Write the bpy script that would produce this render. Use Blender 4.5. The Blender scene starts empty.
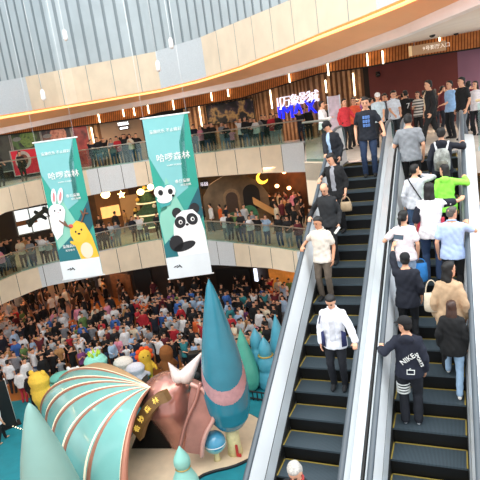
import bpy, math, random
import numpy as np
from mathutils import Vector, Matrix
random.seed(7)
PI = math.pi
SC = bpy.context.scene
COL = SC.collection
TAN = math.tan(math.radians(30))
# ------------------------------------------------------------------ camera model
F, PITCH, ROLL, YAW = 511.73, .2194, -.1376, -.4205
CAM = np.array([1.3368, -12.4849, 1.327])
def cam_axes():
    cp, sp = math.cos(PITCH), math.sin(PITCH)
    fwd = np.array([math.sin(YAW)*cp, math.cos(YAW)*cp, -sp])
    rt = np.array([math.cos(YAW), -math.sin(YAW), 0]); up = np.cross(rt, fwd)
    c, s = math.cos(ROLL), math.sin(ROLL)
    return np.array([c*rt+s*up, c*up-s*rt, fwd])
AX = cam_axes()
def ray(u, v): return AX.T @ np.array([(u-240)/F, (240-v)/F, 1.])
def at(u, v, t): return Vector(CAM + t*ray(u, v))
def onz(u, v, z):
    d = ray(u, v); return Vector(CAM + (z-CAM[2])/d[2]*d)
def proj(p):
    d = AX @ (np.array(p)-CAM); return 240+F*d[0]/d[2], 240-F*d[1]/d[2], d[2]
def floorpt(u, t, z):                       # point on level z seen in column u at depth t
    lo, hi = -400., 900.
    for _ in range(50):
        m = (lo+hi)/2
        if at(u, m, t).z > z: lo = m
        else: hi = m
    return at(u, (lo+hi)/2, t)
def zof(x, y, v):                           # height over (x,y) that shows at row v
    lo, hi = -15., 15.
    for _ in range(50):
        m = (lo+hi)/2
        if proj((x, y, m))[1] > v: lo = m
        else: hi = m
    return (lo+hi)/2
def itp(L, u):
    if u <= L[0][0]: return L[0][1]
    for (a, b), (c, d) in zip(L, L[1:]):
        if u <= c: return b+(d-b)*(u-a)/(c-a)
    return L[-1][1]
# ------------------------------------------------------------------ materials
def lin(h):
    h = h.lstrip('#'); c = [int(h[i:i+2], 16)/255 for i in (0, 2, 4)]
    return tuple(x/12.92 if x <= .04045 else ((x+.055)/1.055)**2.4 for x in c)+(1,)
MC = {}
def mat(name, col, rough=.6, metal=0., var=.06, scale=8., emit=None, es=0., bump=0., coat=0.):
    key = (name, col, rough, metal, emit, es)
    if key in MC: return MC[key]
    m = bpy.data.materials.new(name); m.use_nodes = True
    nt = m.node_tree; b = nt.nodes['Principled BSDF']
    b.inputs['Roughness'].default_value = rough; b.inputs['Metallic'].default_value = metal
    if coat: b.inputs['Coat Weight'].default_value = coat
    c = lin(col); b.inputs['Base Color'].default_value = c
    if var:
        tc = nt.nodes.new('ShaderNodeTexCoord'); n = nt.nodes.new('ShaderNodeTexNoise')
        n.inputs['Scale'].default_value = scale; n.inputs['Detail'].default_value = 3
        nt.links.new(tc.outputs['Object'], n.inputs['Vector'])
        r = nt.nodes.new('ShaderNodeValToRGB')
        r.color_ramp.elements[0].color = tuple(x*(1-var*2) for x in c[:3])+(1,)
        r.color_ramp.elements[1].color = tuple(min(1, x*(1+var*2)) for x in c[:3])+(1,)
        r.color_ramp.elements[0].position = .3; r.color_ramp.elements[1].position = .7
        nt.links.new(n.outputs['Fac'], r.inputs[0]); nt.links.new(r.outputs[0], b.inputs['Base Color'])
        if bump:
            bp = nt.nodes.new('ShaderNodeBump'); bp.inputs['Strength'].default_value = bump; bp.inputs['Distance'].default_value = .01
            nt.links.new(n.outputs['Fac'], bp.inputs['Height']); nt.links.new(bp.outputs[0], b.inputs['Normal'])
    if emit:
        b.inputs['Emission Color'].default_value = lin(emit); b.inputs['Emission Strength'].default_value = es
    MC[key] = m; return m
def wave_mat(name, c1, c2, scale, axis='X', rough=.5, metal=0., bump=.0):
    m = bpy.data.materials.new(name); m.use_nodes = True
    nt = m.node_tree; b = nt.nodes['Principled BSDF']
    b.inputs['Roughness'].default_value = rough; b.inputs['Metallic'].default_value = metal
    tc = nt.nodes.new('ShaderNodeTexCoord'); w = nt.nodes.new('ShaderNodeTexWave')
    w.bands_direction = axis; w.inputs['Scale'].default_value = scale
    nt.links.new(tc.outputs['Object'], w.inputs['Vector'])
    r = nt.nodes.new('ShaderNodeValToRGB')
    r.color_ramp.elements[0].color = lin(c1); r.color_ramp.elements[1].color = lin(c2)
    nt.links.new(w.outputs['Fac'], r.inputs[0]); nt.links.new(r.outputs[0], b.inputs['Base Color'])
    if bump:
        bp = nt.nodes.new('ShaderNodeBump'); bp.inputs['Strength'].default_value = bump
        nt.links.new(w.outputs['Fac'], bp.inputs['Height']); nt.links.new(bp.outputs[0], b.inputs['Normal'])
    return m
def glass_mat(name, col, mix=.12):
    m = bpy.data.materials.new(name); m.use_nodes = True
    nt = m.node_tree; nt.nodes.remove(nt.nodes['Principled BSDF'])
    t = nt.nodes.new('ShaderNodeBsdfTransparent'); t.inputs[0].default_value = lin(col)
    g = nt.nodes.new('ShaderNodeBsdfGlossy'); g.inputs['Roughness'].default_value = .05; g.inputs[0].default_value = (.8, .9, .9, 1)
    mx = nt.nodes.new('ShaderNodeMixShader'); mx.inputs[0].default_value = mix
    nt.links.new(t.outputs[0], mx.inputs[1]); nt.links.new(g.outputs[0], mx.inputs[2])
    nt.links.new(mx.outputs[0], nt.nodes['Material Output'].inputs[0]); return m
def cloth(col):
    r, g, b = (int(col[i:i+2], 16) for i in (1, 3, 5)); k = .62 if max(r, g, b) < 75 else 1.
    col = '#%02X%02X%02X' % (int(r*k), int(g*k), int(b*k))
    return mat('fabric_'+col.strip('#'), col, .85, 0, .06, 14., bump=.15)
SKIN = mat('skin', '#D9A282', .55, 0, .04, 6.); SKIN2 = mat('skin_tan', '#C58D6C', .55, 0, .04, 6.)
HAIR = mat('black_hair', '#0C0A09', .6, 0, .2, 60.); BROWNHAIR = mat('brown_hair', '#3B241A', .45, 0, .2, 60.)
GREYHAIR = mat('grey_hair', '#A9A59E', .6, 0, .15, 60.); DARKGREYHAIR = mat('salt_and_pepper_hair', '#55504B', .6, 0, .2, 60.)
# ------------------------------------------------------------------ mesh builder
class MB:
    def __init__(s): s.v = []; s.f = []; s.m = []; s.mi = 0
    def add(s, vs, fs):
        o = len(s.v); s.v += [tuple(p) for p in vs]
        for f in fs: s.f.append(tuple(i+o for i in f)); s.m.append(s.mi)
    def rings(s, R, cap=True, closed=True):
        n = len(R[0]); vs = [p for r in R for p in r]; fs = []
        for i in range(len(R)-1):
            for j in range(n if closed else n-1):
                k = (j+1) % n
                fs.append((i*n+j, i*n+k, (i+1)*n+k, (i+1)*n+j))
        if cap and closed:
            fs.append(tuple(range(n-1, -1, -1))); fs.append(tuple((len(R)-1)*n+j for j in range(n)))
        s.add(vs, fs)
    def oval(s, L, x, y, n=14):             # L: (centre, rx, ry); x,y axes
        s.rings([[c+x*(rx*math.cos(2*PI*j/n))+y*(ry*math.sin(2*PI*j/n)) for j in range(n)] for c, rx, ry in L])
    def limb(s, pts, rad, n=10, caps=True):
        P = [Vector(p) for p in pts]; rad = list(rad)
        if caps:
            d0 = (P[0]-P[1]).normalized(); d1 = (P[-1]-P[-2]).normalized()
            P = [P[0]+d0*rad[0]*.9, P[0]+d0*rad[0]*.6]+P+[P[-1]+d1*rad[-1]*.6, P[-1]+d1*rad[-1]*.9]
            rad = [rad[0]*.4, rad[0]*.8]+rad+[rad[-1]*.8, rad[-1]*.4]
        R = []; xa = None
        for i, p in enumerate(P):
            d = (P[min(i+1, len(P)-1)]-P[max(i-1, 0)]).normalized()
            if xa is None:
                xa = d.orthogonal().normalized()
            xa = (xa-d*xa.dot(d)).normalized(); ya = d.cross(xa)
            R.append([p+xa*(rad[i]*math.cos(2*PI*j/n))+ya*(rad[i]*math.sin(2*PI*j/n)) for j in range(n)])
        s.rings(R)
    def ell(s, c, r, n=12, m=8, M=None):
        c = Vector(c); R = []
        for i in range(m+1):
            a = PI*(i+.02)/(m+.04); z = -math.cos(a); q = math.sin(a)
            ring = []
            for j in range(n):
                p = Vector((r[0]*q*math.cos(2*PI*j/n), r[1]*q*math.sin(2*PI*j/n), r[2]*z))
                ring.append(c+(M @ p if M else p))
            R.append(ring)
        s.rings(R)
    def box(s, c, d, M=None):
        c = Vector(c); vs = []
        for sx in (-.5, .5):
            for sy in (-.5, .5):
                for sz in (-.5, .5):
                    p = Vector((sx*d[0], sy*d[1], sz*d[2])); vs.append(c+(M @ p if M else p))
        s.add(vs, [(0, 1, 3, 2), (4, 6, 7, 5), (0, 4, 5, 1), (2, 3, 7, 6), (0, 2, 6, 4), (1, 5, 7, 3)])
    def grid(s, G): s.rings(G, False, False)
    def quad(s, a, b, c, d): s.add([a, b, c, d], [(0, 1, 2, 3)])
    def prism(s, poly, off):                # planar polygon pushed along off
        n = len(poly); off = Vector(off); P = [Vector(p) for p in poly]
        s.add(P+[p+off for p in P], [tuple(range(n-1, -1, -1)), tuple(range(n, 2*n))]+[(i, (i+1) % n, n+(i+1) % n, n+i) for i in range(n)])
    def turn(s, prof, c=(0, 0, 0), n=32):   # lathe; prof (r,z)
        c = Vector(c)
        s.rings([[c+Vector((r*math.cos(2*PI*j/n), r*math.sin(2*PI*j/n), z)) for j in range(n)] for r, z in prof])
    def mesh(s, name, mats, smooth=True):
        me = bpy.data.meshes.new(name); me.from_pydata(s.v, [], s.f)
        for m in (mats if isinstance(mats, (list, tuple)) else [mats]): me.materials.append(m)
        if any(s.m): me.polygons.foreach_set('material_index', s.m)
        if smooth: me.shade_smooth()
        me.update(); return me
    def build(s, name, mats, parent=None, smooth=False, bevel=0.):
        o = bpy.data.objects.new(name, s.mesh(name, mats, smooth)); COL.objects.link(o)
        if parent: o.parent = parent
        if bevel:
            b = o.modifiers.new('bevel', 'BEVEL'); b.width = bevel; b.segments = 2; b.limit_method = 'ANGLE'
        return o
def tag(o, label, cat, group=None, kind=None):
    o['label'] = label; o['category'] = cat
    if group: o['group'] = group
    if kind: o['kind'] = kind
    return o
def empty(name, loc, rz=0., label=None, cat=None, group=None):
    o = bpy.data.objects.new(name, None); COL.objects.link(o); o.location = loc; o.rotation_euler = (0, 0, rz); o.empty_display_size = .1
    if label: tag(o, label, cat, group)
    return o
def struct(o): o['kind'] = 'structure'; return o
def text(name, s, size, m, parent, M, ext=.01, align='CENTER', off_=0.):
    c = bpy.data.curves.new(name, 'FONT'); c.body = s; c.size = size; c.extrude = ext; c.align_x = align; c.align_y = 'CENTER'
    c.materials.append(m)
    c.offset = off_; tmp = bpy.data.objects.new(name, c); me = bpy.data.meshes.new_from_object(tmp); bpy.data.objects.remove(tmp); bpy.data.curves.remove(c)
    o = bpy.data.objects.new(name, me); COL.objects.link(o); o.parent = parent; o.matrix_local = M; return o
def catmull(P, step):
    P = [Vector(p) for p in P]; out = []
    Q = [P[0]*2-P[1]]+P+[P[-1]*2-P[-2]]
    for i in range(1, len(Q)-2):
        n = max(2, int((Q[i+1]-Q[i]).length/step))
        for k in range(n):
            t = k/n
            out.append(.5*((2*Q[i])+(Q[i+1]-Q[i-1])*t+(2*Q[i-1]-5*Q[i]+4*Q[i+1]-Q[i+2])*t*t+(3*Q[i]-Q[i-1]-3*Q[i+1]+Q[i+2])*t**3))
    out.append(P[-1]); return out
def normals(P):                             # outward (away from the atrium centre)
    ctr = Vector((-8, 1)); N = []
    for i in range(len(P)):
        d = (P[min(i+1, len(P)-1)]-P[max(i-1, 0)]); n = Vector((-d.y, d.x)).normalized()
        if n.dot(Vector((P[i].x, P[i].y))-ctr) < 0: n = -n
        N.append(n)
    return N
# ------------------------------------------------------------------ people
QUEUE = []                                   # objects whose voxel skin is made permanent in one go
def skinned(mb, name, m, parent, vox, it=2, wrinkle=0.):
    o = mb.build(name, m, parent, True)
    r = o.modifiers.new('r', 'REMESH'); r.mode = 'VOXEL'; r.voxel_size = vox
    sm = o.modifiers.new('s', 'SMOOTH'); sm.factor = .5; sm.iterations = it
    QUEUE.append((o, wrinkle)); return o
def bake():
    dg = bpy.context.evaluated_depsgraph_get(); dg.update()
    for o, w in QUEUE:
        me = bpy.data.meshes.new_from_object(o.evaluated_get(dg))
        me.name = o.name
        if w:
            n = len(me.vertices); co = np.empty(n*3); me.vertices.foreach_get('co', co); co = co.reshape(-1, 3)
            no = np.empty(n*3); me.vertices.foreach_get('normal', no); no = no.reshape(-1, 3)
            r = random.random()*6
            d = np.sin(co[:, 2]*38+8*np.sin(co[:, 0]*9+r)+5*np.sin(co[:, 1]*11))*.5+np.sin(co[:, 0]*31+co[:, 2]*19+r*2+4*np.sin(co[:, 2]*13))*.5
            me.vertices.foreach_set('co', (co+no*(d*w)[:, None]).ravel())
        me.shade_smooth(); me.update()
        o.modifiers.clear(); o.data = me
    QUEUE.clear()
def ik(a, t, l1, l2, hint):
    d = t-a; L = min(d.length, (l1+l2)*.995); d = d.normalized(); t = a+d*L
    c = (l1*l1+L*L-l2*l2)/(2*l1*L); c = max(-1, min(1, c)); h = Vector(hint); h = (h-d*h.dot(d))
    h = h.normalized() if h.length > 1e-6 else d.orthogonal().normalized()
    return a+d*(l1*c)+h*(l1*math.sqrt(1-c*c)), t
def hand(mb, w, d, pn, s, curl, side):
    d = d.normalized(); pn = (pn-d*pn.dot(d)); pn = pn.normalized() if pn.length > 1e-5 else d.orthogonal().normalized()
    sx = d.cross(pn)*side                    # towards the thumb
    mb.oval([(w-d*.01, .024*s, .019*s), (w+d*.03*s, .034*s, .016*s), (w+d*.075*s, .041*s, .014*s), (w+d*.092*s, .036*s, .010*s)], sx, pn, 10)
    for k, (o, ln) in enumerate(((.031, .068), (.0105, .078), (-.0105, .073), (-.030, .058))):
        p = w+d*.08*s+sx*o*s; q = [p-d*.02*s]; a = 0; pts = [p]
        for f, c in ((.45, .75), (.3, 1.), (.25, .8)):
            a += curl*c; p = p+(d*math.cos(a)+pn*math.sin(a)+sx*o*.8)*ln*f*s*1.05; pts.append(p)
        mb.limb(q+pts, [.0095*s, .0095*s, .009*s, .0085*s, .0075*s], 6)
    b = w+d*.025*s+sx*.03*s; e = (d*.6+sx*.75+pn*.25).normalized()
    p1 = b+e*.035*s; p2 = p1+(d*.9+sx*.3+pn*.35*min(1, curl*2)).normalized()*.033*s
    mb.limb([b-e*.015*s, b, p1, p2], [.013*s, .0125*s, .011*s, .009*s], 6)
TORSO = [(.80, .160, .112, 0), (.93, .168, .118, -.006), (1.05, .148, .108, 0), (1.18, .158, .115, .006), (1.29, .172, .118, .006), (1.36, .162, .106, 0), (1.41, .122, .085, -.006), (1.45, .080, .068, -.008), (1.48, .058, .058, -.006)]
HEAD = [(-.50, .026, .032, .050), (-.43, .045, .055, .034), (-.30, .060, .076, .014), (-.12, .069, .089, .003), (.05, .074, .094, 0), (.2, .077, .097, -.004), (.34, .069, .088, -.006), (.44, .047, .060, -.006), (.50, .016, .02, -.006)]
def person(name, loc, rz, h=1.7, top='#202020', legs='#1b1f2a', shoes='#1a1a1a', hair='short', hairm=None, sleeve='short', w=1., lean=0., yaw=0., hp=0.,
           rh=None, lh=None, rhd=None, lhd=None, rf=None, lf=None, curl=(.35, .35), vox=.0115, hem=.80, loose=.016, skin=None, front=None, collar=None,
           face=True, fem=False, cap=None, legloose=0., hood=None, label=None, group=None, lite=False, rot_local=False, lhint=None, rhint=None, sleevem=None, seat=None):
    s = h/1.72; root = empty(name, loc, rz)
    if label: tag(root, label, 'person', group)
    V = Vector; skin = skin or SKIN; hairm = hairm or HAIR
    inv = Matrix.Rotation(-rz, 3, 'Z')
    def loc_of(p): return inv @ (V(p)-V(loc))
    drop = 0.
    fr = V(rf) if rf else V((.095*s*w, .0, 0)); fl = V(lf) if lf else V((-.095*s*w, .0, 0))
    pz = .93*s+min(fr.z, fl.z)*1.0+.03*abs(fr.z-fl.z)
    py = (fr.y+fl.y)/2
    piv = V((0, py, pz)); Rl = Matrix.Rotation(-math.radians(lean), 3, 'X')
    def T(x, y, z): return piv+Rl @ V((x*s, y*s, (z-.93)*s))
    X = V((1, 0, 0)); Y = Rl @ V((0, 1, 0)); Zt = Rl @ V((0, 0, 1))
    fw = .93 if fem else 1.
    def torso(inf, z0, z1, wf=1.):
        R = []
        for z, rx, ry, yo in TORSO:
            if z < z0-.001 or z > z1+.001: continue
            wa = w*(.93 if fem and 1.0 < z < 1.1 else 1)*(1.04 if fem and z < 1. else 1)*(fw if z > 1.15 else 1)
            R.append((T(0, yo, z), (rx*wa+inf)*s, (ry*(w*.75+.25)+inf*1.1)*s))
        if z1 < 1.49 and z0 < .93:
            R = [(c, a+(.013*s if k_ == 0 else 0), b+(.013*s if k_ == 0 else 0)) for k_, (c, a, b) in enumerate(R)] if z0 > .80 else R
            R = [q for q in R if (q[0]-piv).dot(Zt) > -.01*s]
            for zz in ([.86, z0] if z0 < .84 else [z0]): R.insert(0, (T(0, -.002, zz), (.164*w*(1.05 if fem else 1)+inf*1.1+.014)*s, (.116*(w*.75+.25)+inf*1.15+.014)*s))
        return R
    sh = {1: T(.162*w*fw, -.005, 1.365), -1: T(-.162*w*fw, -.005, 1.365)}
    arms = {}
    for sd, tgt, hd, hint in ((1, rh, rhd, rhint), (-1, lh, lhd, lhint)):
        if tgt is None: t = sh[sd]+V((sd*.07*s, .05*s, -.50*s))
        elif rot_local: t = V(tgt)
        else: t = loc_of(tgt)
        e, t = ik(sh[sd], t, .285*s, .25*s, hint or (sd*.45, -.8, -.35))
        d = (t-e).normalized() if hd is None else (V(hd) if rot_local else inv @ V(hd)).normalized()
        pn = V((-sd, 0, -.1)) if tgt is None else (V((0, 0, -1)) if abs(d.z) < .8 else V((-sd*.6, .5, 0)))
        arms[sd] = (e, t, d, pn)
    hips = {1: piv+V((.088*s*w, 0, -.03*s)), -1: piv+V((-.088*s*w, 0, -.03*s))}
    lg = {}
    for sd, ft in ((1, fr), (-1, fl)):
        a = ft+V((0, -.03*s, .085*s)); k, a = ik(hips[sd], a, .425*s, .41*s, (sd*.12, 1, 0)); lg[sd] = (k, a, ft)
    yw = math.radians(yaw); ph = math.radians(hp)
    hf = Matrix.Rotation(-yw, 3, 'Z') @ V((0, math.cos(ph), -math.sin(ph))); hr = Matrix.Rotation(-yw, 3, 'Z') @ X; hu = hr.cross(hf)
    nb = T(0, -.005, 1.47); hc = nb+(Zt*.6+hu*.4).normalized()*.135*s+hf*.018*s; hh = .228*s
    def H(x, y, t): return hc+hr*x*s+hf*y*s+hu*t*hh
    # body: one continuous surface
    mb = MB(); mb.oval(torso(0, .8, 1.5), X, Y, 16)
    mb.limb([nb-Zt*.04*s, nb+(hc-nb)*.75], [.056*s, .05*s])
    mb.oval([(H(0, yo, t), rx*s, ry*s) for t, rx, ry, yo in HEAD], hr, hf, 18)
    if not lite:
        mb.limb([H(0, .088, .08), H(0, .104, -.09), H(0, .098, -.12)], [.008*s, .014*s, .013*s], 8)
        mb.ell(H(0, .083, -.24), (.024*s, .012*s, .012*s), 8, 6)
        for sd in (1, -1): mb.ell(H(.076*sd, -.005, -.03), (.010*s, .020*s, .032*s), 8, 6)
    for sd in (1, -1):
        e, t, d, pn = arms[sd]
        mb.limb([sh[sd], sh[sd].lerp(e, .5), e], [.05*s*w, .043*s, .037*s]); mb.limb([e, e.lerp(t, .35), t], [.037*s, .037*s, .025*s])
        if lite: mb.limb([t, t+d*.08*s, t+d*.15*s], [.028*s, .035*s, .022*s], 6)
        else: hand(mb, t, d, pn, s*1.04, curl[0 if sd > 0 else 1], sd)
        k, a, ft = lg[sd]
        mb.limb([hips[sd], hips[sd].lerp(k, .5), k], [.083*s, .072*s, .052*s]); mb.limb([k, k.lerp(a, .35), a], [.052*s, .055*s, .036*s])
        mb.limb([a+V((0, -.005, -.04*s)), ft+V((0, .12*s, .03*s))], [.034*s, .026*s], 8)
    skinned(mb, 'body', skin, root, vox)
    # trousers
    mb = MB(); mb.oval([(T(0, yo, z), (rx*w*(1.04 if fem else 1)+.012)*s, (ry*(w*.75+.25)+.011)*s) for z, rx, ry, yo in ((.84, .160, .112, 0), (.93, .168, .118, -.006), (.985, .156, .112, 0))], X, Y, 14)
    for sd in (1, -1):
        k, a, ft = lg[sd]; q = .011+legloose; d = (a-k).normalized()
        mb.limb([hips[sd]+V((0, 0, .03*s)), hips[sd].lerp(k, .5), k, k.lerp(a, .4), a+d*.015*s], [(.094)*s, (.078+q)*s, (.056+q)*s, (.054+q)*s, (.046+q)*s], 12)
    skinned(mb, 'trousers', legs if not isinstance(legs, str) else cloth(legs), root, vox*1.15, 2, 0 if lite else .004)
    # shoes
    mb2 = MB()
    for sd in (1, -1):
        k, a, ft = lg[sd]; mb = MB() if not lite else mb2
        mb.oval([(ft+V((0, y*s, z*s)), rx*s, rz2*s) for y, z, rx, rz2 in ((-.085, .045, .02, .03), (-.07, .045, .036, .042), (0, .048, .04, .045), (.08, .04, .044, .036), (.14, .03, .036, .026), (.165, .026, .018, .016))], X, V((0, 0, 1)), 12)
        mb.limb([a+V((0, 0, -.02*s)), a+V((0, 0, -.045*s))], [.044*s, .044*s], 8)
        mb.v = [(x, y, max(z, ft.z+.001)) for x, y, z in mb.v]
        if not lite: skinned(mb, 'shoe', cloth(shoes) if isinstance(shoes, str) else shoes, root, vox)
    # top
    mb = MB(); mb.oval(torso(loose, hem, 1.46), X, Y, 16)
    for sd in (1, -1):
        e, t, d, pn = arms[sd]; q = loose*.8
        if sleeve in ('short', 'none') or sleevem:
            f = .62 if sleeve != 'none' else .2
            mb.ell(sh[sd]-X*sd*.006*s, [(.050*w+q)*s]*3, 12, 8); mb.limb([sh[sd]-X*sd*.03*s, sh[sd].lerp(e, f*.5), sh[sd].lerp(e, f)], [(.054*w+q)*s, (.050+q)*s, (.049+q)*s], 12)
        else:
            f = {'long': .93, 'three': .45}[sleeve]
            mb.ell(sh[sd]-X*sd*.006*s, [(.050*w+q)*s]*3, 12, 8); mb.limb([sh[sd]-X*sd*.03*s, sh[sd].lerp(e, .5), e, e.lerp(t, f*.5), e.lerp(t, f)], [(.052*w+q)*s, (.046+q)*s, (.042+q)*s, (.039+q)*s, (.033+q)*s], 12)
    if hood: mb.ell(T(0, -.105, 1.42), (.115*s, .06*s, .075*s), 12, 8)
    topo = skinned(mb, 'top', top if not isinstance(top, str) else cloth(top), root, vox*1.2, 3, 0 if lite else .005)
    if sleevem:
        for sd in (1, -1):
            e, t, d, pn = arms[sd]; mb = MB(); q = loose*.8+.004
            mb.limb([sh[sd].lerp(e, .3), sh[sd].lerp(e, .62), sh[sd].lerp(e, .95)], [(.05*w+q)*s, (.047+q)*s, (.045+q)*s], 12)
            skinned(mb, 'sleeve', cloth(sleevem), root, vox*1.2, 2, .003)
    if front:                                # shirt that shows between the open fronts of a jacket
        mb = MB()
        mb.oval([(T(0, yo+ry*(w*.75+.25)+loose*1.1-.018, z), (.052+.02*(1.3-z)), .026) for z, rx, ry, yo in TORSO[1:-2]]+[(T(0, .07, 1.46), .03*s, .02*s)], X, Y, 12)
        skinned(mb, 'shirt_front', cloth(front), root, vox, 2, .003)
    if collar:
        mb = MB(); R = []
        for i in range(13):
            a = 2*PI*i/12+PI/2; R.append(T(.072*math.cos(a), .064*math.sin(a)-.006, 1.475-.02*math.sin(a)))
        mb.limb(R, [.017*s]*13, 8); skinned(mb, 'collar', cloth(collar), root, vox, 2)
    # hair
    mb = MB(); e1 = .0
    if hair == 'bald':
        mb.oval([(H(0, yo, t), rx*s, ry*s) for t, rx, ry, yo in ((-.25, .06, .045, -.05), (-.1, .078, .075, -.035), (.08, .082, .082, -.028), (.22, .081, .08, -.030), (.30, .070, .070, -.032))], hr, hf, 16)
    elif hair == 'buzz':
        mb.oval([(H(0, yo, t), rx*s, ry*s) for t, rx, ry, yo in ((-.25, .06, .05, -.04), (0, .077, .078, -.024), (.2, .081, .094, -.012), (.35, .073, .09, -.006), (.46, .05, .064, -.006), (.525, .016, .02, -.006))], hr, hf, 16)
    else:
        mb.oval([(H(0, yo, t), rx*s, ry*s) for t, rx, ry, yo in ((-.3, .058, .05, -.045), (-.1, .080, .074, -.032), (.1, .085, .080, -.028), (.25, .085, .090, -.020), (.36, .079, .097, -.007), (.48, .060, .076, -.005), (.56, .024, .032, -.006))], hr, hf, 16)
        if hair in ('long', 'mid', 'bob'):
            n = {'long': -1.75, 'mid': -1.2, 'bob': -.62}[hair]
            bk = -hf; dn = (-hu*.35-Zt*.65).normalized(); st = H(0, -.02, .05)
            L = -n*hh
            mb.oval([(st, .088*s, .078*s), (st+dn*L*.35+bk*.03*s, .092*s, .066*s), (st+dn*L*.7+bk*.055*s, .088*s, .046*s), (st+dn*L+bk*.06*s, .06*s, .026*s)], hr, hf, 14)
            if hair == 'bob':
                for i in range(14):
                    a = PI*(.05+.9*i/13); mb.ell(H(.083*math.cos(a), -.085*math.sin(a)+.0, -.2+.25*random.random()), (.03*s, .03*s, .035*s), 8, 6)
        if hair == 'pony':
            mb.limb([H(0, -.10, .12), H(0, -.15, .0), H(0, -.145, -.35), H(0, -.125, -.75)], [.025*s, .035*s, .03*s, .012*s], 8)
    skinned(mb, 'hair', hairm, root, vox, 2, 0 if lite else .005)
    if cap:
        mb = MB()
        mb.oval([(H(0, yo, t), rx*s, ry*s) for t, rx, ry, yo in ((.12, .091, .108, -.010), (.25, .092, .11, -.008), (.4, .086, .102, -.006), (.55, .062, .074, -.006), (.62, .025, .03, -.006))], hr, hf, 16)
        mb.oval([(H(0, .06, .16), .075*s, .010*s), (H(0, .12, .14), .072*s, .009*s), (H(0, .165, .10), .05*s, .007*s)], hr, hu, 12)
        skinned(mb, 'cap', cloth(cap), root, vox, 2)
    if face and not lite:
        dk = mat('dark_eye', '#17110E', .25); br = mat('brow_hair', '#1C1512', .7); lip = mat('lips', '#A9604F', .5)
        for sd in (1, -1):
            mb = MB(); mb.ell(H(.030*sd, .0885, .02), (.014*s, .008*s, .008*s), 10, 6); mb.build('eye', dk, root, True)
            mb = MB(); mb.limb([H(.014*sd, .098, .115), H(.03*sd, .095, .135), H(.046*sd, .084, .115)], [.0045*s]*3, 6); mb.build('eyebrow', br, root, True)
        mb = MB(); mb.limb([H(-.022, .087, -.255), H(0, .0955, -.25), H(.022, .087, -.255)], [.006*s]*3, 6); mb.build('mouth', lip, root, True)
    return root, dict(T=T, H=H, arms=arms, sh=sh, s=s, X=X, Y=Y, Z=Zt, legs=lg, hf=hf, hr=hr, hu=hu)
# ------------------------------------------------------------------ the setting
ZM, ZG = -4.7, -9.4
CREAM = mat('cream_panel', '#DCCCB4', .55, 0, .03, 1.5); PALE = mat('pale_perforated_panel', '#C4CCD1', .6, 0, .05, 30)
DARK = mat('dark_joint', '#2A2C2E', .8, 0, 0); WHITE = mat('white_paint', '#E9EAEA', .5, 0, .02, 2)
STONE = mat('pale_stone_floor', '#C9C2B6', .25, 0, .05, 2); TERRA = mat('terracotta_floor', '#A8672F', .3, 0, .08, 1.2)
WOOD = mat('wood_slats', '#BE9068', .55, 0, .10, 4); BANDWOOD = mat('orange_wood', '#D08040', .5, 0, .10, 4)  # band colour holds the orange light falling on the wood
MAROON = mat('maroon_wall', '#7A3B37', .7, 0, .04, 1); PLUM = mat('plum_wall', '#9C6F86', .6, 0, .04, 1)
STEEL = mat('brushed_steel', '#C9CED2', .28, .9, .04, 3); RAILMETAL = mat('rail_metal', '#B9B7AE', .3, .85, .03, 4)
GLASS = glass_mat('greenish_glass', '#E6F4EE', .07); DARKWALL = mat('dark_shop_wall', '#241B16', .7, 0, .1, 1.5); BROWN = mat('brown_shop_wall', '#7A5335', .6, 0, .08, 1.5)
SOFFIT = mat('soffit_plaster', '#E2DCD4', .6, 0, .02, 1); SLAT = mat('white_slats', '#AEBABF', .5, 0, .03, 1)
def dep(p): return proj((p.x, p.y, p.z))[2]
TFp = [Vector((-13.2, -5., 0)), Vector((-15.3, -.8, 0))]+[onz(u, v, 0) for u, v in [(0, 190), (41, 180), (80, 172), (110, 167), (152, 161), (195, 155), (230, 151), (265, 147), (304, 143)]]
MFp = [Vector((-15.8, -5., ZM)), Vector((-18.6, .5, ZM))]+[onz(u, v, ZM) for u, v in [(0, 282), (38, 268), (100, 253), (158, 241), (212, 242), (253, 247), (293, 252)]]+[Vector((-3.0, 7.2, ZM)), Vector((-1.7, 3.5, ZM))]
TF = catmull(TFp, .3); MF = catmull(MFp, .3)
TN, MN = normals(TF), normals(MF)
def off(P, N, d): return [Vector((p.x+n.x*d, p.y+n.y*d, p.z)) for p, n in zip(P, N)]
def strip(mb, A, B):
    for i in range(len(A)-1): mb.quad(A[i], A[i+1], B[i+1], B[i])
def up(P, z): return [Vector((p.x, p.y, z)) for p in P]
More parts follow.
